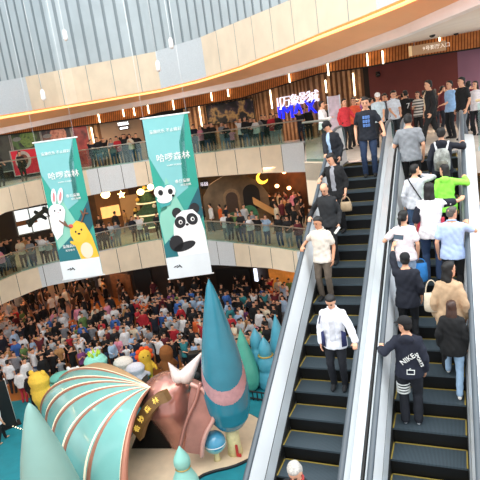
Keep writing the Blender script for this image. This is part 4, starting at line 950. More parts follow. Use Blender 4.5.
def spike(u0, v0, u1, v1, t, r):
    a, b = at(u0, v0, t), at(u1, v1, t-.1); mb = MB(); mb.limb([a+(b-a)*f for f in (0, .25, .5, .75, .95)], [r, r*.78, r*.52, r*.28, r*.07], 14); mb.v = [tuple(Vector(p)-O) for p in mb.v]; mb.build('spike', TIPW, cn, True)
spike(186, 376, 203, 351, 16.95, .27); spike(178, 377, 168, 362, 17.0, .22)
tl = 16.35; lipP = [(192, 384), (203, 389), (209, 398), (214, 409), (213, 420), (207, 431), (203, 443), (202, 455), (184, 452), (186, 440), (187, 425), (188, 405)]
R = [at(u, v, tl) for u, v in lipP]; mb = MB(); mb.prism(R, Yh*.4); mb.v = [tuple(Vector(p)-O) for p in mb.v]; mb.build('lip_panel', mat('rose_brown_lip', '#A8776C', .35, .3, .1, 2), cn)
mb = MB(); Rc = catmull(R[:8], .12); mb.limb([p-Yh*.03 for p in Rc], [.075]*len(Rc), 8); mb.v = [tuple(Vector(p)-O) for p in mb.v]; mb.build('lip_rim', mat('pale_rose_rim', '#D3A498', .3, .3, .05, 2), cn, True)
mb = MB(); Rc = catmull([at(u, v, tl-.05) for u, v in ((200, 384), (196, 400), (189, 415), (184, 430), (180, 447))], .12); mb.limb(Rc, [.07]*len(Rc), 8); mb.v = [tuple(Vector(p)-O) for p in mb.v]; mb.build('fold_rim', PINK, cn, True)
bake()
# cones, buds and ball trees
def cone(name, p, vtip, prof, m, label, cat='cone tree', dz=0, band=None, mats=None):
    H_ = zof(p.x, p.y, vtip)-ZG-dz; r = empty(name, (p.x, p.y, ZG+dz*.0), 0, label, cat); mb = MB(); n = 40 if not band else 120
    fs = np.linspace(prof[0][0], 1, 60 if not band else 200); rr = np.interp(fs, [q[0] for q in prof], [q[1] for q in prof])
    for it in range(3): rr[1:-1] = (rr[:-2]+rr[1:-1]*2+rr[2:])/4
    mb.turn([(max(.01, a), dz+f*H_) for f, a in zip(fs, rr)], (0, 0, 0), n)
    o = mb.build('cone_body', m if not band else [m, band[0]], r, True)
    if band:
        ca = math.atan2(CAM[1]-p.y, CAM[0]-p.x); me = o.data
        for pl in me.polygons:
            c_ = pl.center; f = (c_.z-dz)/H_; th = math.atan2(c_.y, c_.x)-ca
            mid = band[1]+band[2]*(1-math.cos(th))*.5
            pl.material_index = 1 if abs(f-mid) < band[3] else 0
    return r, H_
BUD = [(0, .25), (.03, .45), (.08, .62), (.17, .74), (.27, .76), (.4, .70), (.55, .58), (.7, .43), (.85, .26), (.95, .12), (1, .01)]
p = gz(236, 456); tc_, H_ = cone('tall_cone', Vector((p.x, p.y, ZG)), 279, BUD, BLUEG, 'tallest teal cone with a rose crescent band standing on the stage deck', dz=1.05, band=(mat('rose_band', '#C29AA0', .3, .2, .05), .29, .28, .045))
mb = MB(); mb.turn([(.26, .12), (.22, .5), (.24, 1.2)], (0, 0, 0), 20); mb.build('trunk', mat('pale_trunk', '#DCCF9A', .6, 0, .06), tc_, True)
mb = MB(); q = Vector((CAM[0]-p.x, CAM[1]-p.y, 0)).normalized(); mb.box(q*.27+Xh*.06+Zv*.38, (.08, .06, .42)); mb.box(q*.27+Xh*.12+Zv*.2, (.12, .06, .10)); mb.build('red_mark', mat('red_paint', '#B9332E', .6), tc_, False, .01)
p = gz(60, 528); cone('pale_cone', Vector((p.x, p.y, ZG)), 403, [(0, .95), (.3, .84), (.6, .58), (.8, .35), (.93, .18), (.98, .10), (1, .02)], mat('pale_aqua', '#86B0A8', .4, 0, .03, 1), 'pale aqua cone in the near left corner in front of the fan shell')
p = gz(249, 390); cone('green_bud', Vector((p.x, p.y, ZG)), 329, [(0, .28), (.08, .48), (.2, .56), (.35, .52), (.6, .36), (.8, .20), (.93, .09), (1, .01)], GREENB, 'pointed green bud behind the tall teal cone')
STK = [(0, .30), (.06, .42), (.2, .44), (.33, .36), (.36, .28), (.40, .36), (.52, .38), (.63, .30), (.66, .22), (.7, .27), (.8, .26), (.9, .16), (1, .01)]
p = gz(262, 384); cone('stacked_bud', Vector((p.x, p.y, ZG)), 328, STK, SKYB, 'left blue three-tiered bud near the escalator', 'bud tree')
p = gz(270, 388); rb, hb = cone('stacked_bud', Vector((p.x, p.y, ZG)), 337, STK, SKYB, 'blue three-tiered bud with gold ring, right beside the escalator', 'bud tree')
mb = MB(); mb.turn([(.30, hb*.655-.03), (.33, hb*.655), (.30, hb*.655+.03), (.2, hb*.655)], (0, 0, 0), 24); mb.build('gold_ring', GOLD, rb, True)
p = gz(283, 378); cone('blue_cone', Vector((p.x, p.y, ZG)), 314, [(0, .5), (.2, .56), (.5, .42), (.8, .2), (1, .01)], SKYB, 'slim blue cone half hidden behind the escalator')
p = gz(190, 506); rb, hb = cone('mint_bud', Vector((p.x, p.y, ZG)), 446, [(0, .42), (.2, .46), (.45, .38), (.62, .22), (.66, .18), (.7, .25), (.8, .24), (.9, .13), (1, .01)], MINT, 'mint two-tiered bud with gold ring at the bottom of the view', 'bud tree')
mb = MB(); mb.turn([(.19, hb*.655-.03), (.23, hb*.655), (.19, hb*.655+.03), (.1, hb*.655)], (0, 0, 0), 24); mb.build('gold_ring', GOLD, rb, True)
p = gz(218, 463); bt = empty('ball_tree', (p.x, p.y, ZG), 0, 'round two-tone blue ball tree on a short pole between conch and tall cone', 'ball tree'); bc = zof(p.x, p.y, 442)-ZG
mb = MB(); mb.ell((0, 0, bc), (.37, .37, .37), 32, 20)
o = mb.build('ball', [mat('ball_blue', '#4F9DC0', .25, 0, .03, 1, coat=.4), mat('ball_aqua', '#7FC3C9', .3, 0, .03, 1)], bt, True)
for pl in o.data.polygons: pl.material_index = 1 if pl.center.z-bc < .10*math.sin(2*math.atan2(pl.center.y, pl.center.x))-.02 else 0
mb = MB(); mb.turn([(.37, -.02), (.378, 0), (.37, .02)], (0, 0, bc-.02), 32); mb.build('pale_line', WHITE, bt, True)
mb = MB(); mb.turn([(.13, .13), (.09, .2), (.09, bc-.3)], (0, 0, 0), 16); mb.build('pole', mat('pale_trunk', '#DCCF9A', .6, 0, .06), bt, True)
p = gz(262, 372); bt = empty('shrub_ball', (p.x, p.y, ZG), 0, 'small pale green ball by the low black barrier', 'ball tree'); mb = MB(); mb.ell((0, 0, .4), (.3, .3, .36), 20, 12); mb.build('ball', MINT, bt, True); mb = MB(); mb.turn([(.2, 0), (.2, .1)], (0, 0, 0)); mb.build('foot', BLACK, bt)
# low barrier, loudspeakers, black display stand, floor lights
p, q = gz(236, 398), gz(272, 404); br = empty('low_barrier', p, 0, 'low black tubular barrier on the teal carpet behind the tall cone', 'barrier'); d = q-p
for z in (.12, .42): mb = MB(); mb.limb([Vector((0, 0, z)), d+Vector((0, 0, z))], [.035]*2, 8); mb.build('rail', BLACK, br, True)
for i in range(9): mb = MB(); mb.limb([d*(i/8)+Vector((0, 0, .03)), d*(i/8)+Vector((0, 0, .42))], [.025]*2, 8); mb.build('post', BLACK, br, True)
p = gz(200, 393); sp = empty('loudspeaker', (p.x, p.y, ZG), -YAW, 'black stacked loudspeaker behind the conch', 'loudspeaker')
hsp = (zof(p.x, p.y, 352)-ZG)
for i in range(3):
    h_ = hsp/3; mb = MB(); mb.box((0, 0, h_*(i+.5)), (.42, .4, h_-.02)); c_ = mb.build('cabinet', BLACK, sp, False, .015)
    mb = MB(); mb.turn([(.15, 0), (.13, .02), (.03, .05)], (0, 0, 0), 20); mb.v = [(a, -.2-c, h_*(i+.5)+b) for a, b, c in mb.v]; mb.build('cone_driver', mat('driver_grey', '#2B2D30', .5), c_, True)
b0, b1 = gz(-3, 432), gz(17, 424); ds = empty('display_stand', b0, 0, 'tall black display stand with white edge strips at the left edge', 'display stand'); d = b1-b0; hs = zof(b1.x, b1.y, 379)-ZG; n_ = d.cross(Zv).normalized()*.12
mb = MB(); mb.prism([Vector((0, 0, .05)), d+Vector((0, 0, .05)), d*.93+Vector((0, 0, hs)), d*.1+Vector((0, 0, hs))], n_); mb.build('black_panel', BLACK, ds)
for f in (.1, .55, .98):
    mb = MB(); mb.limb([d*f-n_*.2+Vector((0, 0, .05)), d*(f*.9+.05)-n_*.2+Vector((0, 0, hs+.02))], [.035, .03], 6); mb.build('white_strip' if f > .1 else 'red_strip', WHITE if f > .1 else mat('red_paint', '#B9332E', .6), ds, True)
mb = MB(); mb.box(d*.5+Vector((0, 0, .04)), ((d.length+.3), .5, .06), Matrix.Rotation(math.atan2(d.y, d.x), 3, 'Z')); mb.build('base', BLACK, ds)
p, q = gz(11, 427), gz(31, 433); fl = empty('floor_light_strip', p, 0, 'dotted pale light strip on the teal carpet by the black stand', 'light strip'); d = q-p
mb = MB(); mb.limb([Vector((0, 0, .045)), d+Vector((0, 0, .045))], [.012]*2, 6); mb.build('cable', BLACK, fl, True)
for i in range(9): mb = MB(); mb.ell(d*(i/8)+Vector((0, 0, .06)), (.03, .03, .025), 8, 6); mb.build('bulb', mat('bulb', '#F7F0D0', .4, 0, 0, 1, '#FFF3C8', 2.), fl, True)
# people on the carpet
def ground_person(u, v, face, label, **kw):
    p = gz(u, v, .036); a = math.atan2(CAM[1]-p.y, CAM[0]-p.x)-PI/2+math.radians(face); return person('person', p, a, vox=.018, lite=True, label=label, **kw)
ground_person(3, 443, 120, 'person in white top and black trousers walking at the left edge of the teal carpet', top='#E2E2E4', legs='#17181C', h=1.72, lf=(-.1, .25, 0), rf=(.1, -.2, .02), loose=.026)
ground_person(26, 403, 150, 'person in white top and red trousers beside the black stand', top='#DFDDDC', legs='#B92B38', h=1.62, loose=.026, sleeve='long')
ground_person(37, 409, 170, 'person in black outfit holding the arm of the yellow costume', top='#16171B', legs='#17181D', h=1.74, sleeve='long', loose=.026, rh=(.25, .4, 1.2), rot_local=True)
ground_person(15, 394, 160, 'person in white shirt and dark trousers at the crowd front near the black stand', top='#DADADC', legs='#23262C', h=1.68, loose=.026)
bake()
# padded costumes along the front of the crowd
def costume(u, vtop, t, w, col, label, ears=None, earcol=None, belly=None, tuft=None, turn=0, headw=1., extra=None):
    t += 1.7*(u > 50); w *= 1.07; p = floorpt(u, t, ZG+.036); H_ = zof(p.x, p.y, vtop)-p.z; a = math.atan2(CAM[1]-p.y, CAM[0]-p.x)-PI/2+math.radians(turn)
    r = empty('costumed_person', p, a, label, 'costumed person', 'padded costumes at the front of the crowd'); m = mat('plush_'+col.strip('#'), col, .9, 0, .05, 20)
    mb = MB(); X, Y = Vector((1, 0, 0)), Vector((0, 1, 0))
    mb.oval([(Vector((0, 0, H_*z)), w*rx, w*.85*rx) for z, rx in ((.16, .5), (.2, .78), (.35, .98), (.52, .9), (.6, .82), (.68, .9*headw), (.8, 1.0*headw), (.92, .78*headw), (.98, .4*headw), (1, .1))], X, Y, 20)
    for sd in (1, -1):
        mb.limb([(sd*w*.42, 0, H_*.22), (sd*w*.45, .02, .06)], [w*.34, w*.3], 10); mb.limb([(sd*w*.8, 0, H_*.55), (sd*w*1.2, .12, H_*.42), (sd*w*1.25, .25, H_*.36)], [w*.25, w*.26, w*.2], 10)
    skinned(mb, 'suit', m, r, .035, 4)
    e_ = mat('plush_'+(earcol or col).strip('#'), earcol or col, .9, 0, .05, 20)
    if ears:
        for sd in (1, -1):
            mb = MB(); mb.ell((sd*w*.6*headw, 0, H_*.97), (w*.26, w*.16, w*.3*(3 if ears == 'long' else 1))); mb.build('ear', e_, r, True)
    if tuft:
        for i in range(7): mb = MB(); b = 2*PI*i/7; mb.limb([(w*.35*math.cos(b), w*.35*math.sin(b), H_*.95), (w*.5*math.cos(b), w*.5*math.sin(b), H_*1.06)], [w*.14, w*.06], 8); mb.build('tuft', mat('plush_'+tuft.strip('#'), tuft, .9), r, True)
    if belly: mb = MB(); mb.ell((0, w*.62, H_*.4), (w*.6, w*.32, H_*.16)); mb.build('belly', mat('plush_'+belly.strip('#'), belly, .9), r, True)
    for sd in (1, -1): mb = MB(); mb.ell((sd*w*.35, w*.80*headw, H_*.82), (w*.09, w*.07, w*.12), 10, 8); mb.build('eye', mat('dark_eye', '#17110E', .25), r, True)
    if extra:
        for i in range(9):
            b = 2*PI*i/9; mb = MB(); mb.ell((w*1.0*math.cos(b), -.02, H_*.80+w*1.0*math.sin(b)), (w*.42, w*.3, w*.42), 12, 8); mb.build('petal', mat('plush_'+extra.strip('#'), extra, .9), r, True)
    return r
costume(46, 372, 21.9, .44, '#E7BE45', 'person in plump yellow costume at the crowd front, left of the fan shell', ears='short', turn=140)
costume(64, 373, 21.6, .50, '#72C9BD', 'person in round teal costume half hidden behind the fan shell', turn=20)
costume(101, 354, 21.6, .50, '#93E0D0', 'person in mint costume with lime tufts behind the fan shell', tuft='#B8D93E', turn=170)
costume(77, 368, 22.0, .36, '#ECECEF', 'person in white costume with raised arms left of the mint costume', ears='short', turn=150)
costume(127, 357, 21.8, .44, '#E9E4DA', 'person in cream and white costume with pale hat behind the fan shell', belly='#E7CFA8', turn=160)
costume(139, 363, 21.0, .40, '#DDDFEA', 'person in white hooded costume next to the orange flower costume', turn=180)
costume(149, 349, 21.6, .29, '#E0B63A', 'person in yellow costume with orange flower petals round the head', extra='#E2531F', turn=10)
costume(171, 345, 21.3, .30, '#8A5326', 'person in brown costume with round head above the conch', belly='#C03A2C', turn=180)
bake()
# ------------------------------------------------------------------ hanging banners
def hexm(n, c, r=.75): return mat(n, c, r, 0, .015, 2)
def banner(tl, wpx, vbot, t, label, kind):
    P0 = at(tl[0], tl[1], t); w = wpx*t/F; hgt = P0.z-zof(P0.x, P0.y, vbot)
    r = empty('hanging_banner', P0, 0, label, 'banner'); n = -Yh
    def S(s, tt, l=0): return Xh*(s*w)-Zv*(tt*hgt)+n*(.006*l)
    def poly(name, pts, col, l, par=r, th=.004):
        mb = MB(); mb.prism([S(a, b, l) for a, b in pts], n*th); return mb.build(name, hexm('print_'+col.strip('#'), col), par)
    def oval(name, cx, cy, rx, ry, col, l, par=r, rot=0., th=.004):   # rx in widths, ry in widths too
        P = []
        for i in range(28):
            a = 2*PI*i/28; x, y = rx*math.cos(a), ry*math.sin(a); P.append((cx+x*math.cos(rot)-y*math.sin(rot), cy+(x*math.sin(rot)+y*math.cos(rot))*w/hgt))
        return poly(name, P, col, l, par, th)
    cl = poly('cloth', [(0, 0), (1, 0), (1, 1), (0, 1)], '#389C91', 0)
    poly('light_beam_print', [(0, 0), (.93, 0), (.84, .16), (.76, .44), (.42, .50), (.20, .36), (.0, .22)], '#7ABDC1', 1)
    poly('dark_teal_print', [(.93, 0), (1, 0), (1, .45), (.66, .42), (.72, .16)], '#2B9A8B', 1)
    poly('pale_slope_print', [(.10, .98), (.0, .62), (.30, .36), (.70, .66), (.80, .98)], '#86C7B6', 2)
    poly('deep_teal_print', [(.55, .62), (1, .44), (1, .62), (.72, .72)], '#1E5A68', 3)
    poly('deep_teal_print', [(0, .78), (.42, .68), (.52, .86), (.0, .86)], '#23707A', 3)
    poly('left_teal_print', [(0, .24), (.16, .36), (.22, .55), (0, .58)], '#2FA08F', 2)
    poly('white_foot', [(0, .86), (1, .86), (1, 1), (0, 1)], '#DCE6EC', 7)
    tw = mat('white_print', '#F2F7F5', .7)
    def wr(s_, x, y, size, l=6, m=tw):
        M = Matrix((Xh, Zv, n)).transposed().to_4x4(); M.translation = S(x, y, l); return text('lettering', s_, size, m, r, M, .003)
    wr('童趣欢乐 不止精彩', .46, .085, w*.085); wr('哈啰森林', .54, .245, w*.19); wr('HAPPY FOREST', .54, .292, w*.05)
    wr('春日童趣', .66, .395, w*.085); wr('欢乐相聚', .72, .42, w*.06); wr('童趣森林', .32, .755, w*.085); wr('欢乐季节', .32, .785, w*.06)
    wr('mixc', .28, .925, w*.10, 9, mat('ink', '#2A2E33', .7)) if False else None
    mb = MB(); ink = mat('ink', '#2A2E33', .7)
    for a, b in (((.16, .925), (.24, .918)), ((.22, .93), (.30, .92)), ((.28, .915), (.33, .932))): mb.limb([S(*a, 9), S(*b, 9)], [.018, .018], 6)
    mb.build('logo_mark', ink, r)
    if kind == 'rabbit':
        rb = poly('rabbit_print', [(.02, .47), (.36, .47), (.38, .52), (.22, .66), (.05, .70), (-.02, .62)], '#E9EEF4', 8)
        oval('rabbit_head', .20, .495, .20, .20, '#EEF2F7', 9, rb)
        for x, ro in ((.20, .16), (.36, .30)):
            oval('ear', x, .385, .065, .20, '#EEF2F7', 9, rb, ro); oval('inner_ear', x, .39, .03, .12, '#E0888E', 10, rb, ro)
        for x in (.15, .29): oval('eye', x, .485, .02, .025, '#20242C', 11, rb)
        oval('nose', .225, .50, .015, .012, '#D9808A', 11, rb)
        d = poly('deer_print', [(.42, .62), (.62, .575), (.80, .60), (.92, .70), (1.0, .86), (.55, .86), (.46, .74)], '#EFBE3B', 8)
        oval('belly', .73, .80, .15, .20, '#EFD9C4', 9, d); oval('deer_head', .62, .665, .21, .24, '#F1C344', 9, d)
        for x, y in ((.55, .655), (.70, .645)): oval('eye', x, y, .022, .028, '#20242C', 10, d)
        oval('nose', .62, .672, .035, .025, '#2A1C14', 10, d); oval('bow', .46, .61, .06, .05, '#D8584E', 11, d)
        mb = MB()
        for P in ([(.46, .62), (.34, .60), (.22, .56)], [(.34, .60), (.28, .575)], [(.38, .605), (.33, .57)], [(.74, .59), (.82, .55), (.90, .50)], [(.82, .55), (.78, .51)], [(.85, .53), (.93, .535)]): mb.limb([S(a, b, 10) for a, b in P], [.03]*len(P), 6)
        mb.build('antlers', hexm('print_antler', '#7A5340'), d); oval('arm', .44, .735, .09, .04, '#EFBE3B', 9, d, .6)
    else:
        k = poly('owl_print', [(.02, .42), (.36, .40), (.42, .47), (.30, .53), (.08, .54)], '#3F9FA0', 8)
        for x in (.12, .34): oval('eye_white', x, .445, .13, .14, '#EFF4F4', 9, k); oval('eye', x+.015, .448, .055, .065, '#181C20', 10, k)
        oval('muzzle', .20, .49, .17, .09, '#E6EEF0', 10, k); oval('nose', .40, .475, .03, .03, '#181C20', 10, k)
        p = poly('panda_print', [(.30, .66), (.40, .60), (.55, .575), (.78, .575), (.92, .62), (.98, .72), (1.0, .86), (.30, .86), (.26, .74)], '#ECEFF1', 8)
        for x, y in ((.42, .585), (.83, .57)): oval('ear', x, y, .11, .12, '#23252A', 7.4, p)
        for x, y, ro in ((.46, .645, .4), (.74, .635, -.4)): oval('eye_patch', x, y, .125, .14, '#1F2126', 9, p, ro); oval('eye', x+.01, y, .045, .05, '#F2F4F4', 10, p); oval('pupil', x+.015, y+.001, .025, .03, '#15161A', 11, p)
        oval('nose', .61, .665, .035, .028, '#1A1B1F', 10, p)
        oval('arm', .30, .775, .16, .19, '#1F2126', 9, p, .2); oval('arm', .48, .80, .26, .10, '#1F2126', 9, p, -.25)
    for nm, y in (('top_bar', 0), ('bottom_bar', 1)):
        mb = MB(); mb.limb([S(-.03, y, 0), S(1.03, y, 0)], [.03, .03], 8); mb.build(nm, WHITE, r, True)
    for x in (.03, .97): mb = MB(); mb.limb([S(x, 0), S(x, 0)+Zv*7], [.006, .006], 5); mb.build('suspension_wire', STEEL, r)
    return r
banner((34, 143), 42, 280, 20., 'left hanging teal banner with white rabbit and yellow deer', 'rabbit')
banner((142, 119), 46, 279, 19., 'right hanging teal banner with panda and big-eyed animal', 'panda')
# ------------------------------------------------------------------ signs, posters, lights on the walls
def wallframe(poly, uL, uR, v, push):
    a, b = hit(poly, uL, v), hit(poly, uR, v-(uR-uL)*.16); x = (b-a); x.z = 0; wd = x.length; x.normalize(); n = Vector((x.y, -x.x, 0))
    if n.dot(Vector(CAM)-a) < 0: n = -n
    return a, x, n, wd
def plate(name, poly, corners, push, m, label, cat, thick=.05, frame=None):
    P = [hit(poly, u, v) for u, v in corners]; x = P[1]-P[0]; n = Vector((x.y, -x.x, 0)).normalized()
    if n.dot(Vector(CAM)-P[0]) < 0: n = -n
    z1, z0 = (P[0].z+P[1].z)/2, (P[2].z+P[3].z)/2; a, b = P[0], P[1]
    r = empty(name, Vector((a.x, a.y, z0)), 0, label, cat); O = r.location; Q = [Vector((a.x, a.y, z0))-O, Vector((b.x, b.y, z0))-O, Vector((b.x, b.y, z1))-O, Vector((a.x, a.y, z1))-O]
    mb = MB(); mb.prism([q+n*push for q in Q], n*thick); mb.build('panel', m, r)
    if frame:
        for i in range(4): mb = MB(); mb.limb([Q[i]+n*(push+thick), Q[(i+1) % 4]+n*(push+thick)], [.035, .035], 4); mb.build('frame', frame, r)
    return r, Q, n, x.normalized(), push+thick
def pic(name, cols, scale, es=.35):
    m = bpy.data.materials.new(name); m.use_nodes = True; nt = m.node_tree; b = nt.nodes['Principled BSDF']; tc = nt.nodes.new('ShaderNodeTexCoord'); no = nt.nodes.new('ShaderNodeTexNoise'); no.inputs['Scale'].default_value = scale; no.inputs['Detail'].default_value = 4
    r = nt.nodes.new('ShaderNodeValToRGB'); el = r.color_ramp.elements
    while len(el) < len(cols): el.new(.5)
    for i, c in enumerate(cols): el[i].position = .32+.36*i/(len(cols)-1); el[i].color = lin(c)
    nt.links.new(tc.outputs['Object'], no.inputs['Vector']); nt.links.new(no.outputs['Fac'], r.inputs[0]); nt.links.new(r.outputs[0], b.inputs['Base Color']); b.inputs['Roughness'].default_value = .4
    if es: nt.links.new(r.outputs[0], b.inputs['Emission Color']); b.inputs['Emission Strength'].default_value = es
    return m
def disc(par, c, xa, n, R_, m, name, th=.01):
    mb = MB(); mb.prism([c+xa*(R_*math.cos(2*PI*i/28))+Zv*(R_*math.sin(2*PI*i/28)) for i in range(28)], n*th); return mb.build(name, m, par)
FR = mat('white_frame', '#C9C9CC', .5)
for u0, u1, v0, v1, cols, lab in ((-14, 6, 134, 175, ['#1C2026', '#3A3F3A', '#2A3038'], 'dark backlit food poster at the far left of the top walkway'), (8, 37, 131, 152, ['#20252A', '#2F3A2C', '#4E6A3E', '#23282C'], 'dark poster of green vegetables on the top walkway wall'),
                                  (38.5, 68, 126, 150, ['#22242A', '#3A3436', '#7A5A50', '#23252B'], 'dark poster of a sliced dish above the left banner'), (69.5, 85, 121, 170, ['#4E1F22', '#8A3A34', '#6E2A2C', '#3A1C20'], 'dark red dish poster right of the left banner top')):
    k = (u1-u0)*.16; r, Q, n, x, ps = plate('food_poster', wallxy, [(u0, v0), (u1, v0-k), (u1, v1-k), (u0, v1)], .05, pic('poster_'+lab[:12], cols, 1.6, .5), lab, 'poster', .05, FR)
    if u0 > 5 and u0 < 60:
        c = (Q[0]+Q[2])/2+n*ps; disc(r, c+x*.1, x, n, .52, pic('dish', ['#2F4A2A', '#6F8A4A', '#3A5A30'] if u0 < 20 else ['#8A4A3C', '#C98A74', '#A86050'], 4., .3), 'dish_print')
        mb = MB(); q = (Q[3]+Q[0])/2+x*.35+n*ps; mb.prism([q+x*(.28*math.cos(2*PI*i/16))+Zv*(.12*math.sin(2*PI*i/16)) for i in range(16)], n*.012); mb.build('price_badge', mat('badge', '#9DA3AC', .5), r)
r, Q, n, x, ps = plate('red_poster', wallxy, [(8.5, 153), (37, 146.5), (37, 172), (8.5, 178)], .08, mat('red_poster_paper', '#C8283C', .5, 0, .05, 2, '#C8283C', .35), 'red poster with a white plate low on the wall left of the left banner', 'poster', .05, FR)
c = (Q[0]*.62+Q[1]*.38+Q[2]*.38+Q[3]*.62)/2+n*ps+Zv*.12; disc(r, c, x, n, .52, mat('plate_white', '#D9D8DC', .5), 'plate_print'); disc(r, c+n*.01, x, n, .33, pic('food', ['#3A3230', '#8A4A3A', '#4A4440'], 5, .2), 'food_print')
r, Q, n, x, ps = plate('video_screen', wallxy, [(207.5, 107), (253.5, 97), (254, 117), (208.5, 127)], .10, pic('screen_picture', ['#06080C', '#0A0E14', '#2A1E2C', '#9A7848', '#0E121A', '#080A10'], 1.3, .35), 'dark video screen with pink and gold picture on the wooden wall', 'screen', .12, DARK)
r, Q, n, x, ps = plate('shop_sign', wallxy, [(118, 122.6), (128, 121), (128.5, 129), (118.5, 130.5)], .10, mat('sign_dark', '#5A4A48', .5), 'small white lit shop sign in the beige shop on the top walkway', 'sign', .05)
for i in range(4):
    M = Matrix((x, Zv, n)).transposed().to_4x4(); M.translation = Q[0]*(1-(i+.5)/4)+Q[1]*((i+.5)/4)+Zv*.36+n*(ps+.01); text('lettering', '精品生活'[i], .22, mat('lit_white', '#FFFFFF', .5, 0, 0, 1, '#FFFFFF', 2.5), r, M, .01)
mb = MB(); mb.box((Q[0]+Q[1])/2+Zv*.10+n*(ps+.01), (.5, .02, .10), Matrix((x, n, Zv)).transposed()); mb.build('lit_bar', mat('lit_white', '#FFFFFF', .5, 0, 0, 1, '#FFFFFF', 2.5), r)
# cinema sign
a, x, n, wd = wallframe(wallxy, 276, 320, 106, 0); sg = empty('cinema_sign', a, 0, 'lit cinema sign of white characters over blue capitals on the wooden wall', 'sign')
LW = mat('lit_letter_white', '#FFFFFF', .5, 0, 0, 1, '#EAE6FF', .8); LB = mat('lit_letter_blue', '#1A2CFF', .5, 0, 0, 1, '#1020FF', 1.6)
def letters(s_, uv, size, m):
    for ch, (u, v) in zip(s_, uv):
        p = hit(wallxy, u, v)+n*.14-a; M = Matrix((x, Zv, n)).transposed().to_4x4(); M.translation = p; o = text('lit_letter', ch, size, m, sg, M, .05, 'CENTER', 0.)
letters('万象影城', [(287, 102.2), (296, 100.5), (305.5, 98.5), (314.5, 97)], .72, LW)
letters('IMAX', [(280.5, 114), (288.5, 112.3), (299.5, 110.3), (311.5, 107.5)], 1.12, LB)
mb = MB(); p = hit(wallxy, 279, 104)+n*.14-a
for dx, h_ in ((0, .7), (.18, .7)): mb.box(p+x*dx, (.07, .06, h_), Matrix((x, n, Zv)).transposed())
mb.box(p+x*.09-Zv*.3, (.25, .06, .07), Matrix((x, n, Zv)).transposed()); mb.build('logo_emblem', LW, sg)
# hanging sign over the landing
p0, p1 = at(409, 51.5, 24.5), at(446, 47, 24.); sgn = empty('hanging_sign', p0, 0, 'long brown hanging lightbox sign with white characters over the landing', 'sign'); xx = p1-p0; xx.z = 0; L = xx.length; xx.normalize(); nn = Vector((xx.y, -xx.x, 0))
if nn.dot(Vector(CAM)-p0) < 0: nn = -nn
mb = MB(); mb.box(xx*L/2, (L, .18, .44), Matrix((xx, nn, Zv)).transposed()); mb.build('lightbox', mat('brown_lightbox', '#A98666', .5, 0, .03, 1, '#A98666', .3), sgn, False, .02)
mb = MB(); mb.box(xx*.06, (.14, .2, .46), Matrix((xx, nn, Zv)).transposed()); mb.build('pale_end', mat('pale_end', '#D8B98A', .5, 0, 0, 1, '#D8B98A', .5), sgn)
M = Matrix((xx, Zv, nn)).transposed().to_4x4(); M.translation = xx*L*.74+nn*.1; text('lettering', '9号影厅入口', .22, mat('sign_white', '#F4EEE4', .5, 0, 0, 1, '#F4EEE4', .5), sgn, M, .01)
for f in (.15, .85): mb = MB(); mb.limb([xx*L*f+Zv*.2, xx*L*f+Zv*1.1], [.012]*2, 6); mb.build('hanger', STEEL, sgn)
# warm upright light strips
WL_ = mat('warm_white_led', '#FFF2DC', .5, 0, 0, 1, '#FFE2B4', 6.)
ST = [(bandxy, 98, 113, 99.8, 123), (bandxy, 122.5, 108, 123.5, 117), (bandxy, 133.5, 108, 134.5, 116), (bandxy, 147.5, 105, 148.5, 114), (bandxy, 172.5, 100, 174, 110), (bandxy, 210.8, 92, 212.6, 101), (bandxy, 227.3, 87, 229.2, 97), (bandxy, 288.3, 69, 290, 83), (bandxy, 327.3, 61, 329, 76), (bandxy, 367, 54, 368, 66), (bandxy, 382.3, 51, 383.4, 64),
      (wallxy, 91, 127, 94, 148), (wallxy, 198.8, 105, 202.4, 127), (wallxy, 270, 90, 272.3, 109), (wallxy, 325.3, 80, 326.5, 93), (wallxy, 353, 73, 355, 96), (wallxy, 413.4, 44, 413.8, 58), (bandxy, 439.4, 34, 439.8, 45)]
for i, (poly, u0, v0, u1, v1) in enumerate(ST):
    a, b = hit(poly, u0, v0), hit(poly, u1, v1); tw_ = Vector((CAM[0]-a.x, CAM[1]-a.y, 0)).normalized()*.13; b = Vector((a.x, a.y, b.z)); r = empty('light_strip', b+tw_, 0, 'upright warm light strip on the '+('orange-lit wooden band' if poly is bandxy else 'wall of the top walkway'), 'light', 'light strips on the top walkway walls'); EXTRA.append((r, r['label'], u0))
    h_ = (a-b).z; mb = MB(); mb.box((0, 0, h_/2), (.09, .05, h_)); mb.build('housing', STEEL, r); mb = MB(); mb.box(tuple(tw_*.5+Vector((0, 0, h_/2))), (.075, .05, h_*.97), Matrix.Rotation(math.atan2(tw_.y, tw_.x)-PI/2, 3, 'Z')); mb.build('diffuser', WL_, r)
# ceiling fittings on the soffit and the dome camera
for u, v in ((430, 26), (455, 30)):
    i = min(range(len(US)), key=lambda k: abs(US[k]-u)); f = (v-itp(LIPv, u))/(itp(WTv, u)-itp(LIPv, u)); p = inn[i].lerp(BT[i], f); r = empty('sprinkler', p, 0, 'small dark ceiling fitting on the soffit '+('nearer the cove' if u < 440 else 'nearer the wooden band'), 'ceiling fitting'); mb = MB(); mb.turn([(.11, 0), (.10, -.05), (.04, -.09)], (0, 0, 0), 16); mb.build('rose', DARK, r, True)
p = hit(wallxy, 378, 75); p += Vector((CAM[0]-p.x, CAM[1]-p.y, 0)).normalized()*.2; r = empty('dome_camera', p, 0, 'dark dome camera on the maroon wall', 'camera'); mb = MB(); mb.ell(tuple(Vector((CAM[0]-p.x, CAM[1]-p.y, 0)).normalized()*.15), (.14, .14, .14)); mb.build('dome', mat('smoked_dome', '#1A1112', .2), r, True); mb = MB(); mb.box((0, 0, .13), (.2, .3, .06)); mb.build('bracket', DARK, r)
